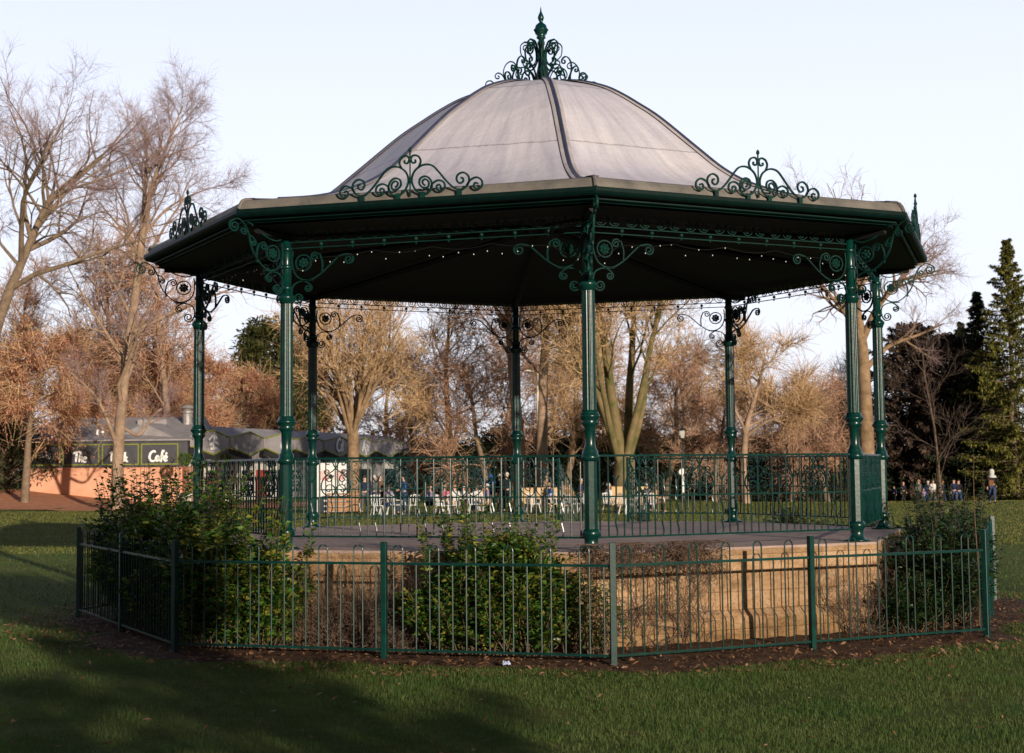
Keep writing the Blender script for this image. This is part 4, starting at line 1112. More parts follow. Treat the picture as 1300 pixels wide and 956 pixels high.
def bushy(seed, h, w, n, lm, name, label, group=None, size=.22, cat='tree'):
    """broad evergreen: leaf clumps on short limbs"""
    rg = np.random.default_rng(seed); root = empty(name); tag(root, label, cat, group)
    A = []; B = []; ra = []; rb = []; LP = []; LD = []
    for i in range(n):
        a = rg.random() * 2 * PI; t = rg.random() ** .8
        rad = w * math.sqrt(max(.05, 1 - (2 * t - .75) ** 2 * .62)) * rg.uniform(.45, 1.08); c = np.array([rad * math.cos(a), rad * math.sin(a), h * (.05 + .9 * t)])
        s = np.array([0, 0, max(.1, c[2] - rad * .7)]); A.append(s); B.append(c); ra.append(.035); rb.append(.01)
        m = int(rg.uniform(35, 80)); rr = w * rg.uniform(.13, .30)
        d = rg.normal(0, 1, (m, 3)); d /= np.linalg.norm(d, axis=1, keepdims=True)
        LP.append(c + d * rr * (rg.random((m, 1)) ** .4) * np.array([1, 1, .75])); LD.append(d + np.array([0, 0, .2]))
    MB().tube([(0, 0, -.2), (.05, 0, h * .3), (0, .08, h * .8)], [h * .02, h * .016, .03], 7).build('trunk', M['bark'], root, True)
    V, F = tubes3(np.array(A), np.array(B), np.array(ra), np.array(rb)); np_mesh('branches', V, F, M['bark'], root)
    P = np.concatenate(LP); V, F = leaves_on(P, np.concatenate(LD), size * rg.uniform(.6, 1.4, len(P)), .2); np_mesh('crown', V, F, M[lm], root)
    return root

def first(src, label, b, dep, sc, rz, h=None):
    src['label'] = label; src.location = brg(b, dep, 0); src.rotation_euler = (0, 0, rz); src.scale = (sc, sc, sc if h is None else h)
    src.location.z = float(ground_z((b - 650) / FPX * dep, dep)) - .05

# russet beeches on the left
first(russC, 'russet beech with a slim dark trunk at the left end of the sign wall', 32, 90, 1.0, .4)
put(russB, 'russet beech reaching out of the picture at the left edge, behind the slim dark trunk', -38, 104, 1.0, 2.2)
first(russB, 'russet beech behind the left half of the sign wall', 92, 114, 1.05, 1.0)
first(russA, 'russet beech behind the pale forked tree', 150, 114, 1.1, 3.3)
put(russB, 'russet beech over the roof vent of the cafe', 208, 115, 1.02, 4.6)
put(russA, 'russet beech just left of the left column', 236, 131, 1.2, 5.4)
put(russB, 'low russet beech seen between the left column and the next one', 292, 140, 1.0, .2)
# bare trees against the left sky
first(bareC, 'tall thin bare tree just left of the pale forked tree', 140, 112, 1.12, .3)
put(bareC, 'bare tree right of the pale forked tree, above the left roof corner', 213, 110, 1.13, 2.5)
put(bareC, 'bare tree rising behind the leaning one at the left edge', 12, 118, 1.02, 4.0)
# vase-shaped tree
T = Tree(41); PV = PP(levels=5, kids=[9, 7, 5, 4], ang=[30, 26, 30, 32], ratio=[.6, .5, .5, .5], trop=[0, .06, .05, .04, .02], wob=[.04, .06, .09, .12, .15], start=[.2, .15, .2, .2], fall=[.3, .35, .3, .3])
T.chain(cr([(0, 0, -.3), (.03, 0, 2), (0, 0, 4.2)], 4), np.linspace(.34, .30, 9), 0)
rv = np.random.default_rng(7)
for i in range(15):
    a = i * 2.4; sp = rv.uniform(.12, .85); T.grow((.1 * math.cos(a), .1 * math.sin(a), 3.7 + rv.random() * .6), (sp * math.cos(a), sp * math.sin(a), .9), rv.uniform(5.2, 7.2), .13, 1, PV)
T.finish('vase_shaped_tree', 'sunlit bare tree with branches fanning up like a vase, by the cafe wing', 'bark_warm', 'twigs_warm', None, None, brg(447, 84), 0)
# multi-stemmed mossy tree right of the front column
T = Tree(43); PM = PP(kids=[8, 7, 6, 5], ang=[34, 36, 40, 40], ratio=[.45, .5, .5, .5], trop=[0, .06, .05, .03, .02], start=[.35, .2, .2, .2])
T.chain(cr([(0, 0, -.3), (0, 0, 1.0), (.05, 0, 2.4)], 4), np.linspace(.62, .55, 9), 0)
for (dx, dy, dz, L, r) in ((-.10, .1, 1, 12, .34), (.05, -.2, 1, 13, .22), (.24, .1, 1, 12, .30), (.46, -.1, 1, 9, .20), (-.42, -.1, 1, 10, .20), (.1, .5, 1, 12, .22), (-.24, .2, 1, 11, .2)):
    T.grow((dx * .4, dy * .4, 2.0), (dx, dy, dz), L, r, 0, PM)
T.finish('multi_stemmed_tree', 'large mossy tree splitting into several stems near the ground, right of the front column', 'bark_moss', 'twigs_warm', None, None, brg(790, 82), .5)
# twin trunks behind the middle rear column
T = Tree(47); P7 = PP(wob=[.018, .12, .16, .2, .22], kids=[10, 7, 6, 5], ratio=[.36, .5, .5, .5], start=[.45, .2, .2, .15])
for dx, L in ((-.35, 17), (.75, 16)):
    T.grow((dx, 0, -.2), (dx * .03, .02, 1), L, .42, 0, P7)
T.finish('twin_trunk_tree', 'tall bare tree with two thick pinkish trunks behind the white street lamp', 'bark_pale', 'twigs', None, None, brg(668, 92), 0)
# big tree behind the right-hand columns
T = Tree(53); D8 = 88.; H8 = lambda row: CAMZ + (589 - row) / FPX * D8; P8 = PP(rmin=.008, rk=[.26, .5, .6, .7], ratio=[.36, .5, .5, .5], kids=[9, 6, 5, 4], ang=[46, 42, 42, 40], trop=[0, .03, .03, .02, .01], wob=[.06, .14, .18, .22, .24])
limb(T, rel(1098, D8, [(1098, 0, -.3), (1098, 0, H8(560)), (1097, 0, H8(470)), (1094, 0, H8(420)), (1085, .3, H8(360)), (1072, .4, H8(320)), (1068, .4, H8(285))]), .50, .05, P8, 1, .45, 9)
limb(T, rel(1098, D8, [(1097, 0, H8(430)), (1115, -.4, H8(390)), (1140, -.8, H8(360)), (1160, -.8, H8(335)), (1175, -.9, H8(310))]), .22, .04, P8, 1, .25, 11)
limb(T, rel(1098, D8, [(1098, 0, H8(470)), (1130, .3, H8(440)), (1170, .6, H8(425)), (1205, .8, H8(410))]), .17, .03, P8, 1, .3, 8)
limb(T, rel(1098, D8, [(1098, 0, H8(440)), (1075, -.4, H8(400)), (1050, -.8, H8(372)), (1030, -1, H8(350))]), .2, .04, P8, 1, .3, 9)
limb(T, rel(1098, D8, [(1090, .2, H8(380)), (1110, .6, H8(340)), (1122, 1, H8(300))]), .12, .03, P8, 1, .2, 6)
limb(T, rel(1098, D8, [(1142, -.8, H8(358)), (1175, -1, H8(350)), (1198, -1, H8(345))]), .11, .03, P8, 1, .2, 7)
T.finish('spreading_bare_tree', 'big bare tree with a thick warm trunk and crooked limbs behind the two right columns', 'bark_warm', 'twigs_purple', loc=brg(1098, D8), tw=(2600, .9, .007))
# sloping stem tree
T = Tree(57); D9 = 86.; H9 = lambda row: CAMZ + (590.5 - row) / FPX * D9
limb(T, rel(940, D9, [(942, 0, -.3), (940, 0, H9(600)), (944, 0, H9(545)), (958, .2, H9(500)), (970, .2, H9(455))]), .26, .05, P8, 1, .4, 12)
limb(T, rel(940, D9, [(943, 0, H9(555)), (965, -.3, H9(538)), (990, -.5, H9(528)), (1010, -.6, H9(520))]), .13, .03, P8, 1, .3, 8)
T.finish('crooked_bare_tree', 'small crooked bare tree with a bent pale stem beside the right rear column', 'bark_pale', 'twigs_warm', loc=brg(942, D9))

# middle distance bare trees
mid = [(bareA, 'bare tree left of the vase shaped one, behind the cafe wing', 392, 154, 1.2, 1.1), (bareB, 'bare brown tree just right of the vase shaped one', 520, 112, .95, 2.0), (bareA, 'straight bare tree midway between the vase shaped tree and the lamp', 572, 98, .98, 3.9),
       (bareB, 'bare tree with low spreading boughs left of the white street lamp', 618, 94, .82, .7), (bareC, 'tall bare tree behind the middle rear column', 640, 120, .95, 5.0), (bareA, 'bare tree between the street lamp and the front column', 716, 102, .9, 5.6),
       (bareB, 'brownish bare tree right of the multi stemmed tree', 842, 100, .9, 3.1), (bareA, 'slender bare tree behind the lantern post', 880, 112, .82, 2.7), (bareB, 'low bare tree left of the right rear column', 905, 92, .66, 4.4),
       (bareB, 'bushy bare tree right of the right rear column', 1000, 98, .70, 1.6), (bareB, 'bare brown tree just left of the right front column', 1048, 100, .80, 5.9), (bareC, 'far bare tree behind the multi stemmed tree', 770, 128, .95, .9),
       (bareA, 'far bare tree behind the front column', 745, 132, .92, 4.2), (bareB, 'far bare tree behind the twin trunks', 690, 126, 1.0, 2.9), (bareA, 'far bare tree over the end of the cafe wing', 480, 156, 1.12, 5.2), (bareB, 'far bare tree left of the crooked stem', 925, 124, .85, .3), (bareB, 'far bare tree right of the crooked stem', 968, 126, .82, 2.2), (bareA, 'far tree at the top of the gap beside the right columns', 1075, 128, .85, 3.3)]
seen = set()
for src, lab, b, dep, s_, rz in mid:
    if src.name in seen or src is bareC: put(src, lab, b, dep, s_, rz)
    else: first(src, lab, b, dep, s_, rz); seen.add(src.name)

# evergreens
ev = bushy(61, 12.0, 3.2, 330, 'olive', 'broad_evergreen_tree', 'x', None, size=.3)
first(ev, 'large sunlit olive green evergreen between the left column and its neighbour', 338, 146, 1.32, 0, 1.36)
put(ev, 'smaller green evergreen behind the left front column', 372, 154, 1.15, 2.)
sp = conifer(63, 14.2, 3.0, 260, 'bark', 'spruce', 'spruce_tree', 'x', 'conifers at the right edge', per=240, size=.15)
first(sp, 'tall sunlit golden green spruce at the right edge', 1284, 110, 1.32, 0)
spd = conifer(64, 13.0, 2.8, 240, 'bark', 'yew', 'spruce_tree', 'x', 'conifers at the right edge', ragged=.35)
first(spd, 'dark green spruce left of the golden one', 1243, 114, 1.2, 0)
put(spd, 'shorter dark spruce with its tip just left of the dark one', 1222, 118, 1.06, 2.)
yb = conifer(65, 10.6, 3.9, 240, 'bark', 'yew_brown', 'dark_conifer', 'x', 'dark conifers behind the right shrub', tip=2.2, ragged=.3, size=.24)
first(yb, 'purple brown spreading conifer right of the big bare tree', 1158, 119, 1.3, 0)
put(yb, 'purple brown conifer in front of the dark spruces', 1208, 117, 1.2, 1.7)
put(yb, 'low dark conifer under the golden spruce', 1256, 116, .85, 3.)
put(yb, 'dark conifer behind the bushy bare trees', 1020, 116, .74, 2.8)
put(yb, 'dark conifer far behind the right front column', 1062, 118, .8, 5.)
hol = bushy(67, 4.2, 3.0, 150, 'yew', 'holly_bush', 'x', 'dark evergreen bushes along the far side of the lawn', .2, 'bush')
first(hol, 'dark evergreen bush at the left edge by the leaf strewn bank', -2, 97, 1.0, 0)
for i, (b, dep, s_, lab) in enumerate([(20, 112, 1.1, 'dark evergreen bush behind the slim left trunk'), (548, 118, 1.0, 'dark evergreen bush right of the cafe wing'), (590, 110, .95, 'dark evergreen bush behind the cafe crowd, left of the lamp'), (632, 112, 1.1, 'dark evergreen bush behind the middle rear column'), (700, 110, 1.0, 'dark evergreen bush right of the street lamp'), (742, 106, 1.05, 'dark evergreen bush behind the front column'),
                        (800, 112, 1.1, 'dark evergreen bush behind the multi stemmed tree'), (838, 106, 1.0, 'dark evergreen bush left of the lantern post'), (880, 110, 1.05, 'dark evergreen bush right of the lantern post'), (920, 104, .95, 'dark evergreen bush at the right rear column'), (968, 108, 1.15, 'dark evergreen bush right of the crooked tree'), (1015, 104, 1.0, 'dark evergreen bush behind the bushy bare tree'),
                        (1058, 108, 1.1, 'dark evergreen bush left of the right front column'), (1112, 122, 1.2, 'dark evergreen bush at the foot of the big bare tree'), (1148, 128, 1.2, 'dark evergreen bush behind the strolling group'), (1190, 126, 1.2, 'dark evergreen bush behind the grey sapling'), (1232, 126, 1.25, 'dark evergreen bush behind the hooded walker'), (1278, 122, 1.2, 'dark evergreen bush at the foot of the golden spruce'), (1310, 119, 1.1, 'dark evergreen bush cut by the right edge')]):
    put(hol, lab, b, dep, s_, i * 1.9)
# grey sapling behind the right shrub
T = Tree(71); PS = PP(levels=4, rmin=.003, kids=[10, 5, 4, 3], ang=[40, 36, 40, 40], ratio=[.32, .5, .5, .5], start=[.35, .2, .2, .2], seg=[8, 5, 4, 3, 3])
T.grow((0, 0, 0), (-.05, 0, 1), 4.4, .05, 0, PS)
T.spray(500, .25, .0025)
T.finish('grey_sapling', 'slim grey bare sapling standing just behind the right shrub', 'stem', 'twigs_dark', None, None, brg(1194, 31.5), tw=None)
# distant woodland closing the view: one mass
n = 26000; la = rng.uniform(-62, 75, n); de = rng.uniform(140, 168, n); hh = (7.2 + 2.2 * np.sin(la * .22) + 1.4 * np.sin(la * .61 + 2)) * rng.random(n) ** .7
P = np.stack([la * math.cos(HEAD) - de * math.sin(HEAD), CAMY + de * math.cos(HEAD), hh - 1.2], 1)
V1, F1 = leaves_on(P, rng.normal(0, 1, (n, 3)), rng.uniform(.35, .9, n), .1)
tag(np_mesh('far_woodland', V1, F1, M['brownleaf']), kind='stuff')
# trees of the park standing off to the right of the photographer; their shade falls across the lawn
OFF = 'bare trees beside the path on the right'

for la_, de_, s_, lab in ((5.9, -2.8, .72, 'slim dark conifer just behind the photographer on the right'), (2.4, -5.5, .70, 'slim dark conifer behind the photographer'), (4.3, -5.2, .66, 'slim dark conifer farthest behind the photographer')):
    c = copy_tree(spd); c['label'] = lab; c['group'] = 'conifers behind the photographer'; c.location = site(la_, de_, -.05); c.rotation_euler = (0, 0, la_); c.scale = (s_ * .8, s_ * .8, s_)
for la_, de_, s_, lab in ((19, 6, .9, 'evergreen bush beside the lawn, nearest the photographer'), (24, 17, .8, 'evergreen bush beside the lawn, second from the photographer'), (29, 29, .9, 'evergreen bush beside the lawn, third from the photographer'), (38, 40, 1., 'evergreen bush beside the lawn, fourth from the photographer'), (15, -7, .8, 'evergreen bush behind the photographer')):
    c = copy_tree(hol); c['label'] = lab; c['group'] = 'evergreen bushes beside the lawn'; c.location = site(la_, de_, -.05); c.rotation_euler = (0, 0, la_); c.scale = (s_, s_, s_)
# ------------------------------------------------------------------ the cafe far behind on the left
M['render_wall'] = mat('salmon_rendered_wall', (.72, .38, .25), .9, scale=1.2, col2=(.60, .31, .20), bump=.1, bscale=30, spec=.1)
M['slate'] = mat('dark_grey_boards', (.075, .078, .09), .7, scale=3, col2=(.055, .057, .068), spec=.3)
M['roof_grey'] = mat('grey_felt_roof', (.34, .315, .325), .85, scale=2, col2=(.25, .235, .24), spec=.2)
M['panel_grey'] = mat('light_grey_panel', (.37, .345, .36), .8, scale=2, col2=(.31, .29, .30), spec=.2)
M['lime'] = mat('lime_trim', (.24, .27, .025), .6, spec=.3)
M['letter'] = mat('white_lettering', (.88, .88, .86), .5)
M['red'] = mat('red_door_paint', (.34, .045, .03), .6, var=.2, scale=3)
M['pale_wall'] = mat('pale_board_wall', (.66, .63, .60), .8, var=.1, scale=1.5)
M['shade'] = mat('shade_black', (.015, .016, .018), .9)  # near black, paints the shade under the folded panels; also on some doors
M['topiary'] = mat('topiary_green', (.07, .14, .02), .7, island=[(.03, .07, .012), (.08, .15, .02), (.13, .20, .03)])
M['vent'] = mat('galvanised_vent', (.38, .35, .34), .5, scale=6, col2=(.26, .24, .235), metal=.2)

DC = 98.                                            # distance of the front wall
U = lambda b: (b - 650) / FPX * DC                  # metres across
ux, uy = math.cos(HEAD), math.sin(HEAD)
cafe = empty('cafe_building', site(0, DC, 0), HEAD)
tag(cafe, 'single storey cafe with salmon wall, dark lettered sign band and a folded grey roof wing', 'cafe')
HZ = lambda row, d=DC: CAMZ + (598. - row) / FPX * d
x0, x1 = U(38), U(236)
wt, ft, rt = HZ(593), HZ(561), HZ(527)
w_ = MB(); w_.box(x0, x1, .10, 9., -.3, wt); w_.build('wall', M['render_wall'], cafe)
fb = MB(); fb.bevbox(x0 - .25, x1 + .1, -.12, .30, wt + .003, ft, .02)
fascia = fb.build('sign_band', M['slate'], cafe)
def brush(mb, strokes, ox, oz, sx, sz, y, wd):
    for st_ in strokes:
        p = cr([(ox + a * sx, oz + c * sz) for a, c in st_], 5) if len(st_) > 2 else np.linspace((ox + st_[0][0] * sx, oz + st_[0][1] * sz), (ox + st_[1][0] * sx, oz + st_[1][1] * sz), 4)
        t = np.linspace(0, 1, len(p)); mb.ribbon(p, wd * (.72 + .5 * np.sin(PI * (.15 + .8 * t))), .03, y)
GL = {  # brush-written letters as strokes, unit height 1
 'T': ([[(-.05, .86), (.3, .98), (.72, .97)], [(.34, .95), (.27, .5), (.22, .02)]], .52),
 'h': ([[(.18, 1.0), (.1, .5), (.04, .0)], [(.08, .34), (.2, .52), (.3, .46), (.29, .2), (.34, .0)]], .42),
 'e': ([[(.06, .24), (.24, .3), (.3, .42), (.2, .5), (.07, .38), (.06, .14), (.18, .0), (.36, .1)]], .42),
 'P': ([[(.2, .95), (.14, .5), (.1, .0)], [(-.05, .86), (.2, 1.0), (.5, .95), (.52, .68), (.35, .52), (.16, .5)]], .56),
 'a': ([[(.32, .44), (.18, .5), (.05, .32), (.08, .08), (.2, .04), (.32, .26), (.34, .46)], [(.34, .46), (.32, .14), (.42, .0)]], .46),
 'r': ([[(.08, .5), (.08, .0)], [(.08, .28), (.18, .46), (.32, .48)]], .36),
 'k': ([[(.16, 1.0), (.1, .5), (.06, .0)], [(.36, .5), (.12, .25)], [(.14, .27), (.26, .12), (.42, -.02)]], .46),
 'C': ([[(.62, .86), (.45, 1.0), (.14, .8), (.02, .4), (.14, .06), (.42, .0), (.64, .16)]], .62),
 'f': ([[(.42, .92), (.3, 1.02), (.2, .8), (.16, .3), (.08, -.1)], [(.02, .46), (.36, .52)]], .36),
 'E': ([[(.06, .24), (.24, .3), (.3, .42), (.2, .5), (.07, .38), (.06, .14), (.18, .0), (.36, .1)], [(.18, .66), (.34, .84)]], .44),
 'd': ([[(.32, .44), (.18, .5), (.05, .32), (.08, .08), (.2, .04), (.32, .26)], [(.38, .98), (.34, .4), (.38, .0)]], .46),
 'A': ([[(.0, .0), (.2, .6), (.34, .95)], [(.34, .95), (.42, .5), (.5, .0)], [(.08, .34), (.48, .38)]], .58),
 'p': ([[(.08, .5), (.06, .0), (.04, -.3)], [(.07, .38), (.2, .52), (.32, .38), (.26, .1), (.08, .1)]], .42),
 'i': ([[(.08, .5), (.08, .0)], [(.09, .72), (.1, .78)]], .22),
 'J': ([[(.3, 1.), (.28, .4), (.2, .05), (.0, .1)]], .4),
}
def write(text, cx, cz, h, y, wd, parent, name='lettering'):
    mb = MB(); wsum = sum(GL[c][1] for c in text); x = cx - wsum * h / 2
    for c in text:
        brush(mb, GL[c][0], x, cz, h, h, y, wd); x += GL[c][1] * h
    return mb.build(name, M['letter'], parent)
def frame_rect(xa, xb, za, zb, y, wd, parent):
    mb = MB(); t = .02
    mb.box(xa, xb, y - t, y, za, za + wd); mb.box(xa, xb, y - t, y, zb - wd, zb); mb.box(xa, xa + wd, y - t, y, za + wd, zb - wd); mb.box(xb - wd, xb, y - t, y, za + wd, zb - wd)
    return mb.build('panel_frame', M['lime'], parent)
zb0, zb1 = HZ(590.5), HZ(564)
for a, b in ((40, 77.5), (80.5, 126.5), (130, 176.5), (179.5, 226.5)): frame_rect(U(a), U(b), zb0, zb1, -.123, .06, fascia)
write('The', U(103), HZ(586.5), .62, -.145, .105, fascia)
write('Park', U(152), HZ(586.5), .60, -.145, .105, fascia)
write('CafE', U(202), HZ(586), .62, -.145, .11, fascia)
lg = MB()      # leaf-like emblem on the first panel
for q in ([(-.5, .1), (-.2, .34), (.15, .3), (.5, .12)], [(-.55, -.02), (-.1, .12), (.5, -.05)], [(-.2, .02), (0., .52), (.22, .12)], [(-.35, -.12), (0, -.02), (.42, -.16)]):
    p = cr([(U(56.5) + a * .9, HZ(579) + c * .9) for a, c in q], 5); lg.ribbon(p, .075, .03, -.145)
lg.build('emblem', M['letter'], fascia)
# pitched felt roof over the front range, shadow gap, upstand and vents
rm = MB(); rm.add([(x0 - .5, -.25, ft + .12), (x1 + .4, -.25, ft + .12), (x1 + .2, 5, rt), (x0 + .2, 5, rt), (x1 + .4, 9.4, ft + .1), (x0 - .5, 9.4, ft + .1), (x0 - .5, -.25, ft + .03), (x1 + .4, -.25, ft + .03)],
               [(0, 1, 2, 3), (3, 2, 4, 5), (6, 7, 1, 0), (0, 3, 5), (1, 4, 2)])
roof_c = rm.build('roof', M['roof_grey'], cafe)
ub = MB(); ub.bevbox(U(158), U(196), 3.2, 4.2, rt - .9, HZ(531), .03); ub.build('roof_upstand', M['roof_grey'], roof_c)
vm = MB().lathe([(.30, 0), (.30, .85), (.42, .9), (.42, 1.0), (.30, 1.04), (.22, 1.12), (.45, 1.2), (.30, 1.38), (.02, 1.45)], 12, (U(223), 3.4, rt - .7))
vm.build('roof_vent', M['vent'], roof_c)
em = MB(); brush(em, [[(-.2, .3), (-.12, -.1), (.1, -.14), (.2, .15)], [(-.25, .35), (-.1, .42)], [(.1, .3), (.25, .3)]], U(122), HZ(554), .95, .95, .9, .11); em.build('emblem', M['letter'], roof_c)
rd = MB(); rd.bevbox(U(232), U(236) + .0, -.02, .095, -.2, wt - .003, .01); rd.build('door_jamb', M['red'], cafe)

# receding wing: eight folded bays, each with a hexagonal grey panel edged in lime over a pale wall
W0 = Vector((U(238), .0)); d1 = 146.
W1 = Vector(((533 - 650) / FPX * d1, d1 - DC))
edges = [239, 289, 333, 371, 408, 443, 474, 504, 533]
def wing_pt(b):
    # where the sight line at bearing b meets the wing's front line
    k = (b - 650) / FPX; dx, dy = W1 - W0
    t = (k * (DC + W0.y) - W0.x) / (dx - k * dy); return t
ts = [wing_pt(b) for b in edges]
wd_ = (W1 - W0); wl = wd_.length; wa = math.atan2(wd_.y, wd_.x)
wing = empty('wing', (W0.x, W0.y, 0), wa, cafe)
hx0, hm_, hx1 = HZ(578), HZ(562.5), HZ(548)
bw = MB(); bw.box(0, wl, .9, 4.5, -.3, hx0 - .45); bw.build('wall', M['pale_wall'], wing)
rr_ = MB()
# roof behind the panels
rr_.add([(0, .7, hm_ + .2), (wl, .7, hm_ + .2), (wl, 3, hx1 + .55), (0, 3, hx1 + .55), (wl, 5.5, hm_), (0, 5.5, hm_)], [(0, 1, 2, 3), (3, 2, 4, 5), (0, 3, 5), (1, 4, 2)])
rr_.build('roof', M['roof_grey'], wing)
txt = ['', '', 'a', 'P', 'Cd', 'Api', '', 'J']
for i in range(8):
    a, b = ts[i] * wl, ts[i + 1] * wl; c = (a + b) / 2
    e = (b - a) * .03
    lo, mi1, mi2, hi = hx0, hm_ - .28, hm_ + .42, hx1 + .1
    hexp = [(a + e, mi1), (c, lo), (b - e, mi1), (b - e, mi2), (c, hi), (a + e, mi2)]
    # panel leans out at the middle like a fold
    def yy(x, z): return -.16 * (1 - abs(x - c) / (b - c)) - .12
    pm = MB(); pm.add([(x, yy(x, z), z) for x, z in hexp] + [(x, yy(x, z) + .12, z) for x, z in hexp], [(0, 1, 4, 5), (1, 2, 3, 4), (11, 10, 7, 6), (10, 9, 8, 7)] + [(k, k + 6, (k + 1) % 6 + 6, (k + 1) % 6) for k in range(6)])
    pn = pm.build('roof_panel', M['panel_grey'], wing)
    tm_ = MB()
    for k in range(6):
        if k in (2, 5): continue
        p, q = hexp[k], hexp[(k + 1) % 6]
        tm_.tube([(p[0], yy(*p) - .03, p[1]), (q[0], yy(*q) - .03, q[1])], .055, 5)
    tm_.build('panel_edge', M['lime'], pn)
    # dark sheet painting the shade under the fold to the right of each lower point and the pale valance below
    um = MB(); um.add([(a + e, .0, mi1 - .05), (a + e, .0, mi1 - .40), (c, -.45, lo - .42), (c, -.45, lo - .10)], [(0, 1, 2, 3)]); um.build('eaves_shade', M['shade'], pn)
    vm_ = MB(); vm_.add([(a, .72, lo - .5), (b, .72, lo - .5), (b, .72, mi1), (c, .72, lo + .35), (a, .72, mi1)], [(0, 1, 2, 3, 4)]); vm_.build('valance', M['panel_grey'], wing)
    if txt[i]:
        lt = MB(); hgt = .95; x = c - sum(GL[k][1] for k in txt[i]) * hgt * 1.5 / 2
        for k in txt[i]:
            brush(lt, GL[k][0], x, mi1 - .05, hgt * 1.5, hgt, -.34, .17); x += GL[k][1] * hgt * 1.5
        lt.build('lettering', M['letter'], pn)
    elif i == 0:
        lt = MB(); brush(lt, [[(-.5, .2), (-.1, .5), (.3, .35)], [(-.4, -.1), (.1, .1), (.5, -.05)], [(-.05, -.3), (0, .1), (.1, .55)], [(-.3, -.35), (.3, -.3)]], c, hm_ - .05, 1.5, .95, -.34, .14); lt.build('emblem', M['letter'], pn)
# red and pale doors of the wing
for i, (ta, tb, mt) in enumerate(((.005, .05, 'red'), (.10, .14, 'red'), (.19, .225, 'pale_wall'), (.26, .30, 'red'), (.34, .38, 'shade'), (.46, .50, 'shade'), (.56, .62, 'red'), (.70, .76, 'shade'), (.84, .90, 'shade'))):
    dm = MB(); dm.bevbox(ta * wl, tb * wl, .84, .897, -.2, hx0 - 1.0, .01); dm.build('door', M[mt], wing)

# topiary balls in pale tubs along the wing
tub0 = None
for i, (b, dep, lab) in enumerate(((234.5, 94, 'clipped round topiary nearest the end of the sign band'), (286, 103, 'clipped round topiary under the second folded bay'), (331, 113, 'clipped round topiary under the third folded bay'))):
    if tub0 is None:
        t = empty('topiary'); MB().lathe([(.32, 0), (.42, .6), (.45, .62), (.45, .7), (.36, .7)], 10).build('tub', M['pale_wall'], t)
        MB().tube([(0, 0, .65), (.01, 0, 2.5)], .04, 6).build('stem', M['bark'], t)
        P = rng.normal(0, 1, (900, 3)); P /= np.linalg.norm(P, axis=1, keepdims=True); V, F = leaves_on(P * .34 * rng.uniform(.75, 1.05, (900, 1)) + np.array([0, 0, 2.75]), P + rng.normal(0, .5, P.shape), rng.uniform(.09, .15, 900)); np_mesh('crown', V, F, M['topiary'], t)
        tub0 = t
    else: t = copy_tree(tub0)
    t.location = brg(b, dep, 0); tag(t, lab, 'topiary', 'topiary balls along the cafe wing')

# ------------------------------------------------------------------ street furniture
M['lamp_white'] = mat('white_painted_steel', (.78, .72, .62), .5, var=.08, scale=4)
M['lamp_dark'] = mat('dark_iron', (.02, .024, .026), .5)
M['lamp_glass'] = mat('milky_lamp_glass', (.62, .62, .58), .3)
D = 92.; sl = empty('street_lamp', brg(682, D), HEAD); tag(sl, 'slim white street lamp with a straight arm to the left, behind the middle rear column', 'street lamp')
tp = CAMZ + (593 - 471) / FPX * D
MB().tube([(0, 0, -.2), (0, 0, 1.2), (0, 0, tp)], [.11, .085, .06], 8).build('pole', M['lamp_white'], sl, True)
MB().tube([(0, 0, tp - .03), (-1.2, 0, tp + .06), (-1.75, 0, tp + .1)], [.05, .045, .04], 7).build('arm', M['lamp_white'], sl, True)
lh = MB().bevbox(-2.35, -1.7, -.12, .12, tp + .03, tp + .17, .03).build('lamp_head', M['lamp_white'], sl)
MB().bevbox(-2.3, -1.8, -.09, .09, tp - .01, tp + .028, .02).build('lens', M['lamp_glass'], lh)
D = 90.; lp = empty('lantern_post', brg(865, D), HEAD); tag(lp, 'old fashioned lantern on a dark post with a small white round sign', 'lantern')
tz = CAMZ + (591 - 556) / FPX * D
MB().lathe([(.16, -.2), (.16, .5), (.10, .6), (.06, .8), (.05, 2.6), (.08, 2.7), (.045, 2.8), (.045, tz - .05), (.12, tz)], 10).build('post', M['lamp_dark'], lp, True)
MB().lathe([(.10, tz + .004), (.19, tz + .42)], 4, phase=.4).build('lantern', M['lamp_glass'], lp)
MB().lathe([(.22, tz + .424), (.17, tz + .5), (.06, tz + .58), (.05, tz + .66), (.01, tz + .72)], 8).build('cap', M['lamp_dark'], lp)
MB().lathe([(.20, -.02), (.20, .02)], 14).build('sign', M['white'], lp).matrix_local = Matrix.Translation((-.06, -.1, CAMZ + (591 - 599) / FPX * D)) @ Matrix.Rotation(PI / 2, 4, 'X')
MB().bevbox(-.1, .06, -.12, -.08, .55, 1.5, .01).build('notice', M['white'], lp)

# poster board, crates stall and the canvas windbreaks of the terrace
M['poster_pink'] = mat('poster_pink', (.62, .24, .22), .6, scale=2, col2=(.70, .62, .58))
M['canvas'] = mat('tan_canvas', (.72, .50, .27), .8, scale=2, col2=(.60, .40, .21))
M['timber'] = mat('orange_timber', (.46, .24, .12), .8, scale=5, col2=(.32, .16, .08))
o = empty('poster_board', brg(416, 74), HEAD); tag(o, 'tall white poster board with a pink round motif beside the vase shaped tree', 'poster board')
MB().bevbox(-.95, .85, -.03, .03, .02, 2.35, .01).build('board', M['white'], o)
MB().lathe([(.27, 0), (.27, .014)], 16).build('motif', M['poster_pink'], o).matrix_local = Matrix.Translation((-.15, -.033, 1.78)) @ Matrix.Rotation(PI / 2, 4, 'X')
MB().lathe([(.11, 0), (.11, .014)], 12).build('motif', M['black'], o).matrix_local = Matrix.Translation((.12, -.036, 1.72)) @ Matrix.Rotation(PI / 2, 4, 'X')
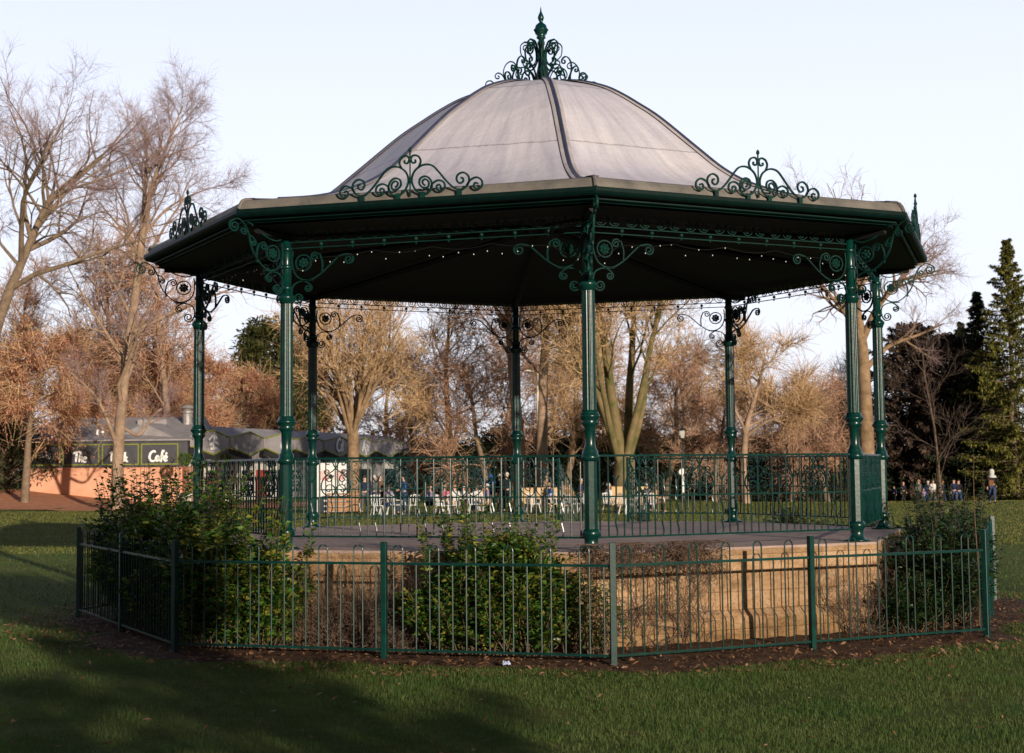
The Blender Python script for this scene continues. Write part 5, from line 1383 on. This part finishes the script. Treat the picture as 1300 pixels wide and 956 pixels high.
MB().bevbox(.28, .8, -.05, -.031, 1.55, 2.0, .01).build('picture', M['poster_pink'], o)
o = empty('timber_counter', brg(442, 73), HEAD); tag(o, 'low orange timber counter in front of the poster board', 'counter')
MB().bevbox(-1.0, .6, -.3, .3, .88, .95, .01).build('top', M['timber'], o)
fm = MB()
for z in (.12, .36, .60): fm.box(-.95, .55, -.25, -.21, z, z + .18)
fm.build('front_boards', M['timber'], o)
for x in (-.95, .55): MB().box(x - .04, x + .04, -.2, .25, 0, .878).build('leg', M['timber'], o)
wb0 = None
for i, (b, dep, lab) in enumerate(((668, 76, 'tan canvas windbreak panel right of the middle rear column'), (684, 76.4, 'tan canvas windbreak panel in front of the street lamp'), (699, 76.2, 'tan canvas windbreak panel right of the street lamp'), (713, 77, 'tan canvas windbreak panel left of the white chairs'), (781, 78, 'tan canvas windbreak panel right of the front column'), (812, 78.5, 'tan canvas windbreak panel farthest right'))):
    if wb0 is None:
        t = empty('windbreak'); MB().bevbox(-.27, .27, -.01, .01, .16, 1.06, .004).build('canvas', M['canvas'], t)
        for x in (-.3, .3): MB().tube([(x, 0, 0), (x, 0, 1.12)], .022, 6).build('post', M['lamp_dark'], t)
        MB().box(-.3, .3, -.015, .015, 1.061, 1.09).build('top_rail', M['timber'], t)
        wb0 = t
    else: t = copy_tree(wb0)
    t.location = brg(b, dep, 0); t.rotation_euler = (0, 0, HEAD + (.2 if i % 2 else -.1)); tag(t, lab, 'windbreak', 'canvas windbreaks round the cafe terrace')

# white chairs and tables on the lawn terrace
def chair_proto():
    t = empty('garden_chair')
    MB().bevbox(-.23, .23, -.22, .22, .42, .455, .03).build('seat', M['white'], t)
    bk = MB()
    for x in (-.18, -.06, .06, .18): bk.tube([(x, .22, .45), (x * 1.05, .27, .68), (x * 1.0, .30, .88)], .02, 5)
    bk.tube([(-.22, .30, .87), (0, .315, .90), (.22, .30, .87)], .026, 6); bk.build('backrest', M['white'], t)
    for x in (-1, 1):
        for y in (-1, 1): MB().tube([(x * .19, y * .18, .43), (x * .25, y * .25, 0)], [.026, .02], 5).build('leg', M['white'], t)
        MB().tube([(x * .24, -.2, .42), (x * .26, -.2, .64), (x * .25, .26, .66)], .02, 5).build('armrest', M['white'], t)
    return t
def table_proto():
    t = empty('garden_table'); MB().lathe([(.44, .71), (.45, .72), (.45, .74), (.44, .75)], 18).build('tabletop', M['white'], t)
    for k in range(4): MB().tube([(.2 * math.cos(k * PI / 2), .2 * math.sin(k * PI / 2), .71), (.36 * math.cos(k * PI / 2), .36 * math.sin(k * PI / 2), 0)], .022, 5).build('leg', M['white'], t)
    return t
ch0 = tb0 = None
chairs = [(478, 70, .4, 'white garden chair beside the man in the navy jacket'), (500, 71, 2.5, 'white garden chair left of the brown coat'), (522, 70.5, 3.6, 'white garden chair below the wing end'), (560, 69, 1.2, 'white garden chair left of the pink top'), (574, 69.5, 3.0, 'white garden chair by the pink and white tops'), (600, 71, .2, 'white garden chair in front of the forked mossy trunk'),
          (675, 70.5, .5, 'white garden chair at the foot of the street lamp'), (704, 70, 2.9, 'white garden chair right of the lamp, first of four'), (716, 70.4, .6, 'white garden chair right of the lamp, second of four'), (727, 70, 1.9, 'white garden chair right of the lamp, third of four'), (741, 70.6, 3.5, 'white garden chair next to the front column'),
          (772, 69.5, .5, 'white garden chair just right of the front column'), (793, 68, 2.2, 'white garden chair at the table right of the front column, near side'), (800, 69, 4.2, 'white garden chair at the table right of the front column, far side'), (822, 68.6, 3.0, 'white garden chair under the tan coat')]
for b, dep, rz, lab in chairs:
    t = ch0 = chair_proto() if ch0 is None else ch0
    if t.get('label'): t = copy_tree(ch0)
    t.location = brg(b, dep, 0); t.rotation_euler = (0, 0, rz); tag(t, lab, 'chair', 'white garden chairs on the cafe lawn')
for b, dep, lab in ((490, 71.5, 'round white garden table by the navy jacket'), (567, 70.4, 'round white garden table by the pink top'), (612, 72, 'round white garden table by the orange top'), (722, 71.3, 'round white garden table between the four chairs'), (806, 69.8, 'round white garden table right of the front column')):
    t = tb0 = table_proto() if tb0 is None else tb0
    if t.get('label'): t = copy_tree(tb0)
    t.location = brg(b, dep, 0); tag(t, lab, 'table', 'round white garden tables on the cafe lawn')
# ------------------------------------------------------------------ people far across the lawn
def skinned(verts, edges, name, root=0, sub=1):
    """grow one continuous surface round a skeleton: verts are (x, y, z, radius)"""
    me = bpy.data.meshes.new(name); me.from_pydata([v[:3] for v in verts], edges, [])
    o = bpy.data.objects.new(name, me); COL.objects.link(o)
    md = o.modifiers.new('skin', 'SKIN'); md.use_smooth_shade = True
    lay = me.skin_vertices[0].data if me.skin_vertices else None
    if lay is None:
        bpy.context.view_layer.objects.active = o; bpy.ops.mesh.customdata_skin_add(); lay = me.skin_vertices[0].data
    for i, v in enumerate(verts):
        lay[i].radius = (v[3], v[3]) if len(v) == 4 else (v[3], v[4]); lay[i].use_root = (i == root)
    if sub:
        sb = o.modifiers.new('sub', 'SUBSURF'); sb.levels = sub; sb.render_levels = sub
    dg = bpy.context.evaluated_depsgraph_get(); m2 = bpy.data.meshes.new_from_object(o.evaluated_get(dg)); m2.name = name
    bpy.data.objects.remove(o)
    return m2
POSES = {
 # hips, knees, ankles, toes for both legs; elbows, wrists for both arms; lean of the chest
 'stand': dict(dz=0, kn=((.11, -.03, .50), (-.11, -.02, .50)), an=((.12, .02, .09), (-.12, .03, .09)), el=((.25, .05, 1.13), (-.25, .04, 1.13)), wr=((.23, -.08, .90), (-.24, -.05, .89)), lean=0.),
 'walk': dict(dz=-.02, kn=((.10, -.16, .50), (-.10, .05, .50)), an=((.10, -.24, .10), (-.10, .32, .16)), el=((.25, .12, 1.13), (-.25, -.03, 1.12)), wr=((.24, .14, .88), (-.22, -.20, .93)), lean=-.03),
 'hold': dict(dz=0, kn=((.11, -.03, .50), (-.12, .0, .50)), an=((.12, .02, .09), (-.14, .03, .09)), el=((.24, .0, 1.12), (-.24, .0, 1.12)), wr=((.12, -.24, 1.08), (-.12, -.24, 1.06)), lean=-.02),
 'sit': dict(dz=-.42, kn=((.13, -.44, .50), (-.13, -.44, .50)), an=((.13, -.42, .09), (-.14, -.46, .09)), el=((.24, -.06, 1.12), (-.24, -.05, 1.12)), wr=((.14, -.30, 1.10), (-.13, -.31, 1.08)), lean=-.05),
}
def hand(V, E, wi, w, el):
    w = np.array(w); d = w - np.array(el); d /= np.linalg.norm(d); s = np.cross(d, [0, 1., 0]); s /= np.linalg.norm(s) + 1e-9
    pb = len(V); V.append((*(w + d * .05), .026)); E.append((wi, pb))
    for k, (off, L) in enumerate(((-.026, .065), (-.009, .078), (.009, .074), (.025, .056))):
        b = w + d * .085 + s * off; V.append((*b, .0095)); E.append((pb, len(V) - 1))
        V.append((*(b + d * L * .55 + np.array([0, -.01, 0])), .0085)); E.append((len(V) - 2, len(V) - 1))
        V.append((*(b + d * L * .9 + np.array([0, -.03, 0])), .0075)); E.append((len(V) - 2, len(V) - 1))
    V.append((*(w + d * .035 - s * .035 + np.array([0, -.015, 0])), .011)); E.append((pb, len(V) - 1))
    V.append((*(w + d * .07 - s * .05 + np.array([0, -.03, 0])), .009)); E.append((len(V) - 2, len(V) - 1))
def figure(pose):
    q = POSES[pose]; dz = q['dz']; ln = q['lean']; up = dz if pose == 'sit' else 0
    armdz = up
    f = lambda p, z=0: (p[0], p[1], p[2] + z)
    pel = (0, .0, .95 + dz); sp = (0, ln * .4, 1.15 + dz); chs = (0, ln, 1.36 + dz); nk = (0, ln, 1.49 + dz)
    hd = [(0, ln - .005, 1.555 + dz, .058), (0, ln - .02, 1.60 + dz, .082), (0, ln - .015, 1.66 + dz, .088), (0, ln - .005, 1.715 + dz, .06)]
    V = [(*pel, .11), (*sp, .10), (*chs, .115), (*nk, .052)] + hd; E = [(0, 1), (1, 2), (2, 3), (3, 4), (4, 5), (5, 6), (6, 7)]
    V.append((0, ln - .10, 1.615 + dz, .014)); E.append((5, 8))                           # nose
    for s in (1, -1): V.append((s * .088, ln, 1.62 + dz, .016)); E.append((5, len(V) - 1))   # ears
    JV = [(*pel, .155, .125), (*sp, .15, .12), (*chs, .165, .125), (0, ln, 1.46 + dz, .075)]; JE = [(0, 1), (1, 2), (2, 3)]
    LV = [(*pel, .145, .12)]; LE = []
    for i, s in enumerate((1, -1)):
        sh = (s * .175, ln, 1.41 + dz); el = f(q['el'][i], armdz); wr = f(q['wr'][i], armdz)
        n = len(V); V += [(*sh, .055), (*el, .040), (*wr, .026)]; E += [(2, n), (n, n + 1), (n + 1, n + 2)]; hand(V, E, n + 2, wr, el)
        n = len(JV); w2 = tuple(np.array(el) * .08 + np.array(wr) * .92); JV += [(*sh, .078), (*el, .062), (*w2, .046)]; JE += [(2, n), (n, n + 1), (n + 1, n + 2)]
        hp = (s * .095, .0, .90 + dz); kn = q['kn'][i]; an = q['an'][i]
        n = len(V); V += [(*hp, .085), (*kn, .055), (*an, .038), (an[0] + s * .02, an[1] - .13, an[2] - .055, .034)]; E += [(0, n), (n, n + 1), (n + 1, n + 2), (n + 2, n + 3)]
        n = len(LV); a2 = tuple(np.array(kn) * .06 + np.array(an) * .94); LV += [(*hp, .10), (*kn, .073), (*a2, .058)]; LE += [(0, n), (n, n + 1), (n + 1, n + 2)]
    body = skinned(V, E, 'person'); jac = skinned(JV, JE, 'jacket'); leg = skinned(LV, LE, 'trousers')
    hr = MB()
    for (a, b, r0, r1) in ((1.60, 1.76, 0, 0),): pass
    th = np.linspace(.02, 1.0, 6); prof = [(.104 * math.sin(t * 1.75), .104 * math.cos(t * 1.75)) for t in th]
    hr.lathe([(r, z) for r, z in prof[::-1]], 12, (0, ln + .012, 1.668 + dz))
    hair = bpy.data.meshes.new('hair'); hair.from_pydata(hr.v, [], hr.f); hair.polygons.foreach_set('use_smooth', [True] * len(hair.polygons))
    sh_ = MB()
    for i, s in enumerate((1, -1)):
        an = q['an'][i]; sh_.tube([(an[0], an[1] + .06, an[2] - .05), (an[0], an[1], an[2] - .04), (an[0] + s * .015, an[1] - .10, an[2] - .055), (an[0] + s * .02, an[1] - .18, an[2] - .06)], [.03, .047, .045, .025], 8)
    shoes = bpy.data.meshes.new('shoes'); shoes.from_pydata(sh_.v, [], sh_.f)
    for m in (body, jac, leg, hair, shoes): m.materials.clear(); m.materials.append(None)
    return dict(body=body, jacket=jac, trousers=leg, hair=hair, shoes=shoes)
FIG = {k: figure(k) for k in POSES}
cloth = {}
def cl(c):
    if c not in cloth: cloth[c] = mat('cloth_%d' % len(cloth), c, .85, var=.3, scale=9, spec=.2)
    return cloth[c]
NAVY, BLACK, GREY, DENIM, WHITE, BROWN, PINK, ORANGE, LAV, BLUE, TAN, GREEN = (.02, .03, .07), (.014, .015, .018), (.13, .13, .14), (.05, .08, .18), (.72, .70, .68), (.16, .09, .05), (.55, .16, .24), (.60, .28, .05), (.32, .26, .42), (.03, .09, .32), (.45, .30, .17), (.08, .25, .06)
HD, HB, HG, HL = (.02, .014, .01), (.09, .05, .025), (.60, .58, .56), (.38, .24, .11)
def person(pose, b, dep, rz, jc, tc, hc, label, group, h=1.72, extra=None, z=None):
    f = FIG[pose]; o = bpy.data.objects.new('person', f['body']); COL.objects.link(o)
    o.material_slots[0].link = 'OBJECT'; o.material_slots[0].material = M['skin']
    for part, c in (('jacket', jc), ('trousers', tc), ('hair', hc), ('shoes', BLACK)):
        p = bpy.data.objects.new(part, f[part]); COL.objects.link(p); p.parent = o; p.material_slots[0].link = 'OBJECT'; p.material_slots[0].material = cl(c)
    if extra == 'hood':
        ln = POSES[pose]['lean']; hm2 = MB().lathe([(.13, 1.48), (.135, 1.56), (.125, 1.66), (.10, 1.74), (.05, 1.78), (.01, 1.79)], 12, (0, ln + .03, 0)); hm2.build('hood', cl(jc if jc != BLACK else WHITE), o, True)
    if extra == 'bag':
        pass
    lt_ = (b - 650) / FPX * dep
    o.location = brg(b, dep, float(ground_z(lt_, dep)) if z is None else z); o.rotation_euler = (0, 0, rz); s = h / 1.72; o.scale = (s, s, s)
    tag(o, label, 'person', group); return o
GC, GW = 'people at the cafe terrace', 'people strolling on the far side of the lawn'
AWAY = PI
person('stand', 462, 73, AWAY, NAVY, GREY, HB, 'person in a navy jacket seen from behind, left of the tables', GC)
person('stand', 474, 74, AWAY - .4, GREY, DENIM, HG, 'grey haired person in a grey jacket and jeans by the navy jacket', GC)
person('stand', 481, 75.5, .6, BROWN, BLACK, HL, 'fair haired person in a long brown coat by the cafe wing', GC)
person('hold', 512, 73, -1.2, BLUE, DENIM, HD, 'person in a light blue top at the right end of the cafe wing', GC)
person('sit', 492, 71, 2.4, LAV, DENIM, HB, 'person in lavender sitting by the brown coat', GC)
person('sit', 543, 71.5, 1.2, LAV, BLACK, HD, 'dark haired seated person in lavender beside the pink top', GC)
person('sit', 563, 69.6, 2.8, PINK, GREY, HL, 'person in a bright pink top seated at a round table', GC)
person('sit', 576, 69.6, 3.4, WHITE, TAN, HL, 'fair haired person in white seated right of the pink top', GC)
person('sit', 585, 72, 1.9, WHITE, BLACK, HD, 'dark haired person in white seated second right of the pink top', GC)
person('sit', 604, 71.3, 3.0, WHITE, DENIM, HB, 'person in white seated left of the orange top', GC)
person('sit', 611, 73.2, -.5, ORANGE, BLACK, HD, 'person in an orange top seated behind a table', GC)
person('sit', 618, 72.4, -1.3, LAV, TAN, HG, 'grey haired person in lavender seated right of the orange top', GC)
person('stand', 621.5, 75, AWAY, BLUE, BLACK, HD, 'person in a bright blue hooded coat seen from behind', GC, extra='hood')
person('stand', 633, 74, .9, BLACK, GREY, HG, 'white haired person in black left of the middle rear column', GC)
person('stand', 641.5, 73, AWAY + .5, BLACK, BLACK, HG, 'person in a dark coat with pale hair against the middle rear column', GC, 1.8)
person('sit', 649, 72, 2.0, GREEN, BROWN, HB, 'seated person in green right of the middle rear column', GC)
person('sit', 694, 75, 2.0, BLUE, BLACK, HL, 'fair haired person in blue behind the windbreak by the lamp', GC)
person('sit', 712, 71, 1.4, TAN, GREY, HB, 'person in a tan jacket seated right of the street lamp', GC)
person('sit', 721, 72.2, -.3, ORANGE, BLACK, HB, 'person in orange seated among the white chairs', GC)
person('hold', 735, 73, 1.2, NAVY, GREY, HG, 'pale haired person in navy bending over left of the front column', GC, 1.5)
person('sit', 769, 70, 2.0, WHITE, TAN, HG, 'person in white seated just right of the front column', GC)
person('sit', 818, 70.5, 2.4, GREY, BLACK, HG, 'grey haired person in grey seated at the right table', GC)
person('sit', 827, 69.4, 1.8, TAN, BROWN, HL, 'person in a tan coat seated at the right table', GC)
person('stand', 1131, 95, AWAY, NAVY, BLACK, HB, 'small child in navy, leftmost of the strollers', GW, 1.0)
person('stand', 1143, 94, .2, BLACK, BLACK, HL, 'fair haired child in black right of the child in navy', GW, 1.2)
person('walk', 1162, 104, .4, GREY, BLACK, HL, 'fair haired person in a dark grey jacket leading the strolling group', GW)
person('walk', 1168, 100, .2, LAV, DENIM, HL, 'small child in pale clothes inside the strolling group', GW, 1.0)
person('walk', 1174, 106, -.3, DENIM, DENIM, HG, 'person in denim blue inside the strolling group', GW)
person('walk', 1180, 104, .3, WHITE, GREY, HB, 'person in white inside the strolling group', GW)
person('walk', 1192, 105, .5, NAVY, DENIM, HB, 'person in navy just right of the grey sapling', GW)
person('walk', 1207, 103, AWAY, NAVY, DENIM, HD, 'person in navy and jeans seen from behind, right of the sapling', GW)
person('walk', 1213, 104, AWAY + .3, BLACK, DENIM, HD, 'person in black seen from behind, last of the strolling group', GW)
hp_ = person('walk', 1255, 79, AWAY - .2, BLACK, DENIM, WHITE, 'person with a white hood and dark jacket walking away at the right', GW, 1.72)
MB().lathe([(.10, 1.46), (.125, 1.53), (.132, 1.62), (.125, 1.69), (.09, 1.745), (.04, 1.768), (.01, 1.77)], 12, (0, .02, 0)).build('hood', cl(WHITE), hp_, True)
MB().lathe([(.235, 1.33), (.225, 1.40), (.15, 1.46), (.09, 1.49)], 12, (0, -.02, 0)).build('scarf', cl(WHITE), hp_, True)
bg_ = empty('shoulder_bag', hp_.location + Vector((-.10, -.20, 0)), .1); tag(bg_, 'brown shoulder bag carried on the back of the person in the white hood', 'bag')
MB().bevbox(-.13, .13, -.06, .06, .92, 1.22, .03).build('bag_body', cl((.22, .10, .05)), bg_); MB().tube([(-.11, 0, 1.2), (-.02, .06, 1.46), (.1, .1, 1.38)], .014, 5).build('strap', cl((.22, .10, .05)), bg_)
